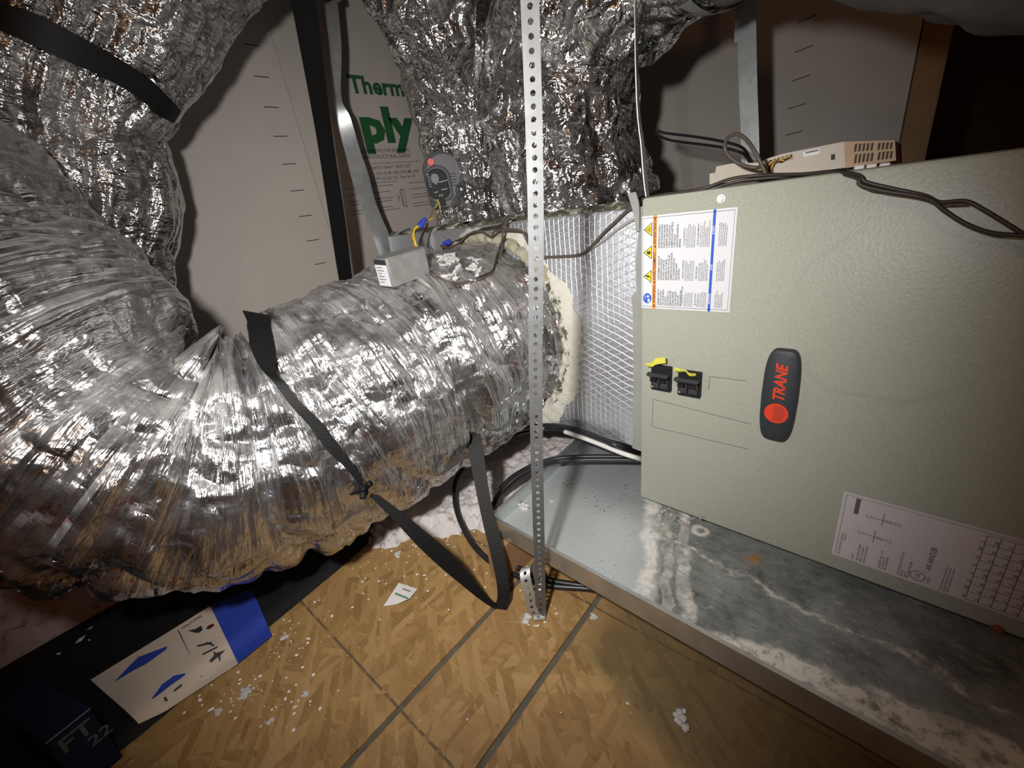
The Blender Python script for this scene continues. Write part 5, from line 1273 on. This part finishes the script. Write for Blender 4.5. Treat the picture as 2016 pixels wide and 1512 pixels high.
# ------------------------------------------------------------------ things on the floor
# black bag with stitched label
bg = empty('tool_bag', (-0.98, 0.0, FZ), label='flattened black bag with a cream and blue label under the big duct', cat='bag')
O = Vector(bg.location)
xs = np.linspace(0, 1, 40); ys = np.linspace(-0.62, 0.42, 90)
vs = []; fs = []
for j, y in enumerate(ys):
    xr = np.interp(y, [-0.62, -0.3, -0.135, 0.074, 0.25, 0.37, 0.42], [-0.74, -0.765, -0.786, -0.832, -0.868, -0.90, -0.94]); xl = np.interp(y, [-0.62, -0.3, 0.0, 0.42], [-1.13, -1.165, -1.20, -1.22])
    for i, f in enumerate(xs):
        x = xl+(xr-xl)*f
        eg = min(f, 1-f, (y+0.62)/1.0+0.02, (0.42-y)/1.0+0.02)
        z = 0.016*min(1, max(0, eg)/0.06)**0.5+0.006*noise.noise(Vector((x*9, y*6, 2)))*min(1, eg/0.1)
        vs.append(Vector((x, y, FZ+0.001+max(0, z)))-O)
ni = len(xs)
for j in range(len(ys)-1):
    for i in range(ni-1): fs.append((j*ni+i, j*ni+i+1, (j+1)*ni+i+1, (j+1)*ni+i))
BGV = vs; bgm = MB(); bgm.add(vs, fs); bgbody = bgm.build('bag_body', MT['bag'], bg, smooth_=True)
bvhG = BVHTree.FromPolygons([v+O for v in vs], fs)
def onbag(u, v, lift=0.0015):
    h_ = bvhG.ray_cast(Vector((0, 0, 0)), ray(u, v).normalized())
    p = h_[0] if h_[0] else P(u, v, z=FZ+0.017)
    return p
def patch(name, cs, mat, n=10, lift=0.0012, th=0.0008, par=bg):
    """cs: four corners in world xy, draped over the bag"""
    m = MB(); vs = []; fs = []
    c = [Vector((q.x, q.y)) for q in cs]
    for j in range(n+1):
        for i in range(n+1):
            a_, b_ = i/n, j/n
            q = (c[0]*(1-a_)+c[1]*a_)*(1-b_)+(c[3]*(1-a_)+c[2]*a_)*b_
            h_ = bvhG.ray_cast(Vector((q.x, q.y, 0)), Vector((0, 0, -1)))
            z = h_[0].z if h_[0] else FZ+0.002
            vs.append(Vector((q.x, q.y, z+lift))-O)
    k = n+1
    for j in range(n):
        for i in range(n): fs.append((j*k+i, j*k+i+1, (j+1)*k+i+1, (j+1)*k+i))
    m.add(vs, fs); return m.build(name, mat, par, smooth_=True)
cr = patch('cream_label', [onbag(180, 1341), onbag(415, 1195), onbag(465, 1298), onbag(275, 1428)], MT['cream'], 20, 0.0035)
patch('blue_label', [onbag(415, 1195), onbag(498, 1163), onbag(532, 1244), onbag(465, 1298)], MT['blue_fabric'], 16, 0.0045)
def strokes(name, polys, mat, par):
    for pl_ in polys:
        m = MB(); q = [onbag(u, v) for u, v in pl_]; n = len(q)
        m.add([Vector((p.x, p.y, p.z+0.0062))-O for p in q], [tuple(range(n))]).build(name, mat, par)
strokes('blue_swoosh', [[(229, 1346), (255, 1318), (275, 1298), (331, 1277), (330, 1282), (292, 1310), (262, 1326)], [(300, 1382), (322, 1352), (345, 1335), (367, 1330), (366, 1334), (335, 1356), (310, 1376)]], MT['blue_fabric'], cr)
strokes('printed_tools', [[(372, 1246), (386, 1243), (392, 1240), (398, 1236), (401, 1244), (394, 1250), (386, 1250)], [(414, 1306), (424, 1294), (422, 1287), (428, 1290), (446, 1284), (436, 1294), (436, 1308), (430, 1298), (418, 1309)],
                           [(344, 1364), (352, 1357), (360, 1351), (361, 1355), (352, 1362), (345, 1367)], [(325, 1378), (329, 1376), (334, 1384), (327, 1386)],
                           [(390, 1275), (418, 1268), (419, 1271), (391, 1278)], [(400, 1292), (430, 1277), (431, 1279), (402, 1294)], [(408, 1268), (424, 1274), (423, 1277), (407, 1271)]], MT['ink'], cr)
strokes('printed_red_blade', [[(407, 1243), (412, 1236), (422, 1232), (424, 1236), (414, 1243)]], MT['maroon_wire'], cr)
strokes('fold_line', [[(351, 1245), (353, 1244), (376, 1288), (401, 1338), (399, 1338), (373, 1288)]], MT['ink_soft'], cr)
m = MB()
e0 = onbag(360, 1242); e1 = onbag(404, 1213); dx = (e1-e0); dx.z = 0; L_ = dx.length; dx.normalize(); dy = Vector((-dx.y, dx.x, 0))
m.text('FEATURES', L_/5.6, 0, 0, lambda x, y, h: Vector((e0.x, e0.y, e0.z+0.0062))+dx*x+dy*y-O, 0, bold=0.01, xs=1.1); m.build('label_lettering', MT['maroon_wire'], cr)
strokes('scuff_marks', [[(150, 1272), (158, 1262), (172, 1254), (164, 1266)], [(172, 1245), (186, 1236), (184, 1241)], [(176, 1264), (181, 1262), (180, 1267)], [(112, 1292), (124, 1288), (120, 1294)]], MT['insul'], bg)

# dark carton in the corner
cz = -0.585
c0 = P(70, 1333, z=cz); c1 = P(176, 1393, z=cz); c2 = P(88, 1462, z=cz); c3 = c0+(c2-c1)
bx_ = empty('carton', (c0.x, c0.y, FZ), label='dark navy carton with pale lettering in the lower left corner', cat='carton')
O = Vector(bx_.location)
cs = [c0, c3, c2, c1]
b = MB(); b.add([Vector((p.x, p.y, FZ+0.002))-O for p in cs]+[p-O for p in cs], [(3, 2, 1, 0), (4, 5, 6, 7), (0, 1, 5, 4), (1, 2, 6, 5), (2, 3, 7, 6), (3, 0, 4, 7)])
b.build('carton_body', MT['navy'], bx_)
ex = (c1-c2); ELN = ex.length; ex.normalize()
CF = frame(c2-O, ex, (0, 0, 1))
m = MB(); bar(m, (0.0, -0.002), (ELN, -0.002), 0.0018, 0.0004, 0.0002, CF); m.build('edge_line', MT['grey_pl2'], bx_)
m = MB(); m.text('FT', 0.034, ELN*0.12, -0.026, CF, 0, h=0.0006, bold=0.02); m.text('22', 0.026, ELN*0.60, -0.052, CF, 0, h=0.0006, bold=0.02); m.build('carton_lettering', MT['grey_pl'], bx_)

# paper scrap
pc = [P(u, v, z=FZ+0.002) for u, v in ((786, 1150), (822, 1160), (808, 1182), (782, 1190), (755, 1196))]
sp = empty('paper_scrap', pc[0], label='torn white paper scrap with a green stripe on the board floor', cat='paper'); O = Vector(sp.location)
b = MB(); b.add([p-O+Vector((0, 0, (0.004, 0.001, 0.006, 0.001, 0.003)[i])) for i, p in enumerate(pc)], [(4, 3, 0), (3, 2, 0), (2, 1, 0)])
o_ = b.build('paper', MT['paper'], sp); s_ = o_.modifiers.new('thick', 'SOLIDIFY'); s_.thickness = 0.0003
q = [P(u, v, z=FZ+0.0075) for u, v in ((778, 1166), (804, 1176), (803, 1180), (777, 1170))]
b = MB(); b.add([p-O for p in q], [(3, 2, 1, 0)]); b.build('green_stripe', MT['green_lt'], sp)
q = [P(u, v, z=FZ+0.0075) for u, v in ((792, 1158), (808, 1163), (808, 1165), (792, 1160))]
b = MB(); b.add([p-O for p in q], [(3, 2, 1, 0)]); b.build('printed_line', MT['ink_soft'], sp)

# insulation tufts
def tuft_mesh(seed, n=16):
    rnd = random.Random(seed); m = MB()
    for k in range(n):
        c = Vector((rnd.gauss(0, 0.36), rnd.gauss(0, 0.36), rnd.uniform(0.05, 0.28))); r = rnd.uniform(0.18, 0.42)
        vs = []; fs = []; nu, nv = 9, 6
        for j in range(nv+1):
            ph = math.pi*j/nv
            for i in range(nu):
                t_ = 2*math.pi*i/nu; d = Vector((math.sin(ph)*math.cos(t_), math.sin(ph)*math.sin(t_), math.cos(ph)*0.6))
                q = c+d*r*(1+0.8*noise.noise(d*3.1+Vector((seed, k, 0))))
                q.z = max(q.z, 0.0); vs.append(q)
        for j in range(nv):
            for i in range(nu): fs.append((j*nu+i, (j+1)*nu+i, (j+1)*nu+(i+1) % nu, j*nu+(i+1) % nu))
        m.add(vs, fs)
    me = bpy.data.meshes.new('insulation_tuft'); me.from_pydata(m.v, [], m.f); me.update()
    me.polygons.foreach_set('use_smooth', [True]*len(me.polygons)); me.materials.append(MT['tuft']); return me
TM = [tuft_mesh(s_) for s_ in range(5)]
def tuft(p, sz, i, label, group='insulation tufts on the floor'):
    o = bpy.data.objects.new('insulation_tuft', TM[i % 5]); COL.objects.link(o); o.location = p; o.scale = (sz, sz, sz*0.8); o.rotation_euler = (0, 0, i*1.3)
    tag(o, label, 'insulation tuft', group); return o
big = [(1338, 1415, 0.0135, 'lone white insulation tuft on the floor in the lower right'), (1168, 1215, 0.009, 'white insulation tuft by the dark floor joint near the pan'), (1035, 1218, 0.012, 'white insulation tuft beside the perforated strap foot'),
       (480, 1368, 0.011, 'largest white insulation tuft below the cream label'), (560, 1255, 0.009, 'white insulation tuft right of the blue label end'), (782, 1092, 0.010, 'white insulation tuft above the paper scrap near the bag end'),
       (600, 1368, 0.007, 'small white insulation tuft out on the open board below the label'), (715, 1075, 0.006, 'white insulation speck on the end of the black bag'), (428, 1404, 0.007, 'white insulation tuft under the lower edge of the label'), (532, 1420, 0.007, 'white insulation tuft furthest below the label, near the floor joint line')]
for i, (u, v, s_, lb) in enumerate(big): tuft(P(u, v, z=FZ+(0.018 if 'bag end' in lb and 'speck' in lb else 0.0)), s_, i, lb)
tuft(P(1030, 1000, z=PB+0.0012), 0.014, 3, 'white insulation tuft lying in the left end of the drain pan', 'insulation tufts in the pan')
tuft(P(1085, 988, z=PB+0.0012), 0.006, 1, 'small insulation tuft on the pan beside the perforated strap', 'insulation tufts in the pan')
# clump on the duct
cl = empty('insulation_clump', hit(bvhA, 905, 530, lift=-0.01), label='white insulation clump caught on top of the big duct by the cable loop', cat='insulation')
rnd = random.Random(8)
for i in range(26):
    u, v = rnd.gauss(912, 24), rnd.gauss(525, 16)
    if i > 18: u, v = rnd.gauss(880, 10), rnd.gauss(508, 6)
    p = hit(bvhA, u, v, lift=-0.002)
    if p.length > 1.25: continue
    o = bpy.data.objects.new('tuft', TM[i % 5]); COL.objects.link(o); o.parent = cl; o.location = p-Vector(cl.location); o.scale = [rnd.uniform(0.009, 0.016)]*3; o.rotation_euler = (rnd.uniform(0, 1), 0, i)
# scattered crumbs: too many and too small to count
cm = MB(); rnd = random.Random(17)
def crumb(p, r):
    vs = [Vector((math.cos(t_)*r*rnd.uniform(0.5, 1.4), math.sin(t_)*r*rnd.uniform(0.5, 1.4), 0)) for t_ in [k*math.pi/3 for k in range(6)]]+[Vector((0, 0, r*rnd.uniform(0.5, 1.0)))]
    cm.add([v+p for v in vs], [(k, (k+1) % 6, 6) for k in range(6)])
for cx, cy, sx, sy, n_ in ((560, 1270, 40, 25, 40), (480, 1375, 70, 30, 70), (640, 1180, 60, 30, 24), (780, 1110, 50, 40, 50), (860, 1060, 60, 35, 90), (1000, 1170, 120, 50, 14), (600, 1400, 160, 50, 12), (1060, 1215, 26, 12, 18), (1150, 1380, 120, 60, 4), (760, 1290, 120, 50, 5)):
    for k in range(n_):
        u, v = rnd.gauss(cx, sx), rnd.gauss(cy, sy); p = P(u, v, z=FZ)
        h_ = bvhG.ray_cast(Vector((p.x, p.y, 0)), Vector((0, 0, -1)))
        if h_[0] and rnd.random() < 0.93: continue
        if h_[0]: p.z = h_[0].z
        if p.y > 0.45 and p.x > -0.6 and p.y > 0.46: continue
        crumb(p, rnd.choice((0.0008, 0.0011, 0.0015, 0.0022, 0.003)))
tag(cm.build('insulation_crumbs', MT['tuft']), 'tiny white insulation crumbs scattered over the board floor', 'crumbs', kind='stuff')
# debris on the pan
cm = MB(); rnd = random.Random(23)
for (u, v, s_) in ((1190, 1000, 8), (1115, 955, 14), (1230, 960, 6), (1168, 975, 5)):
    for k in range(s_): crumb(P(u+rnd.gauss(0, 8), v+rnd.gauss(0, 6), z=PB+0.0013), 0.0015)
o_ = cm.build('rust_crumbs', MT['brown_wire2']); tag(o_, 'dark crumbs lying on the pale left part of the drain pan', 'crumbs', kind='stuff')
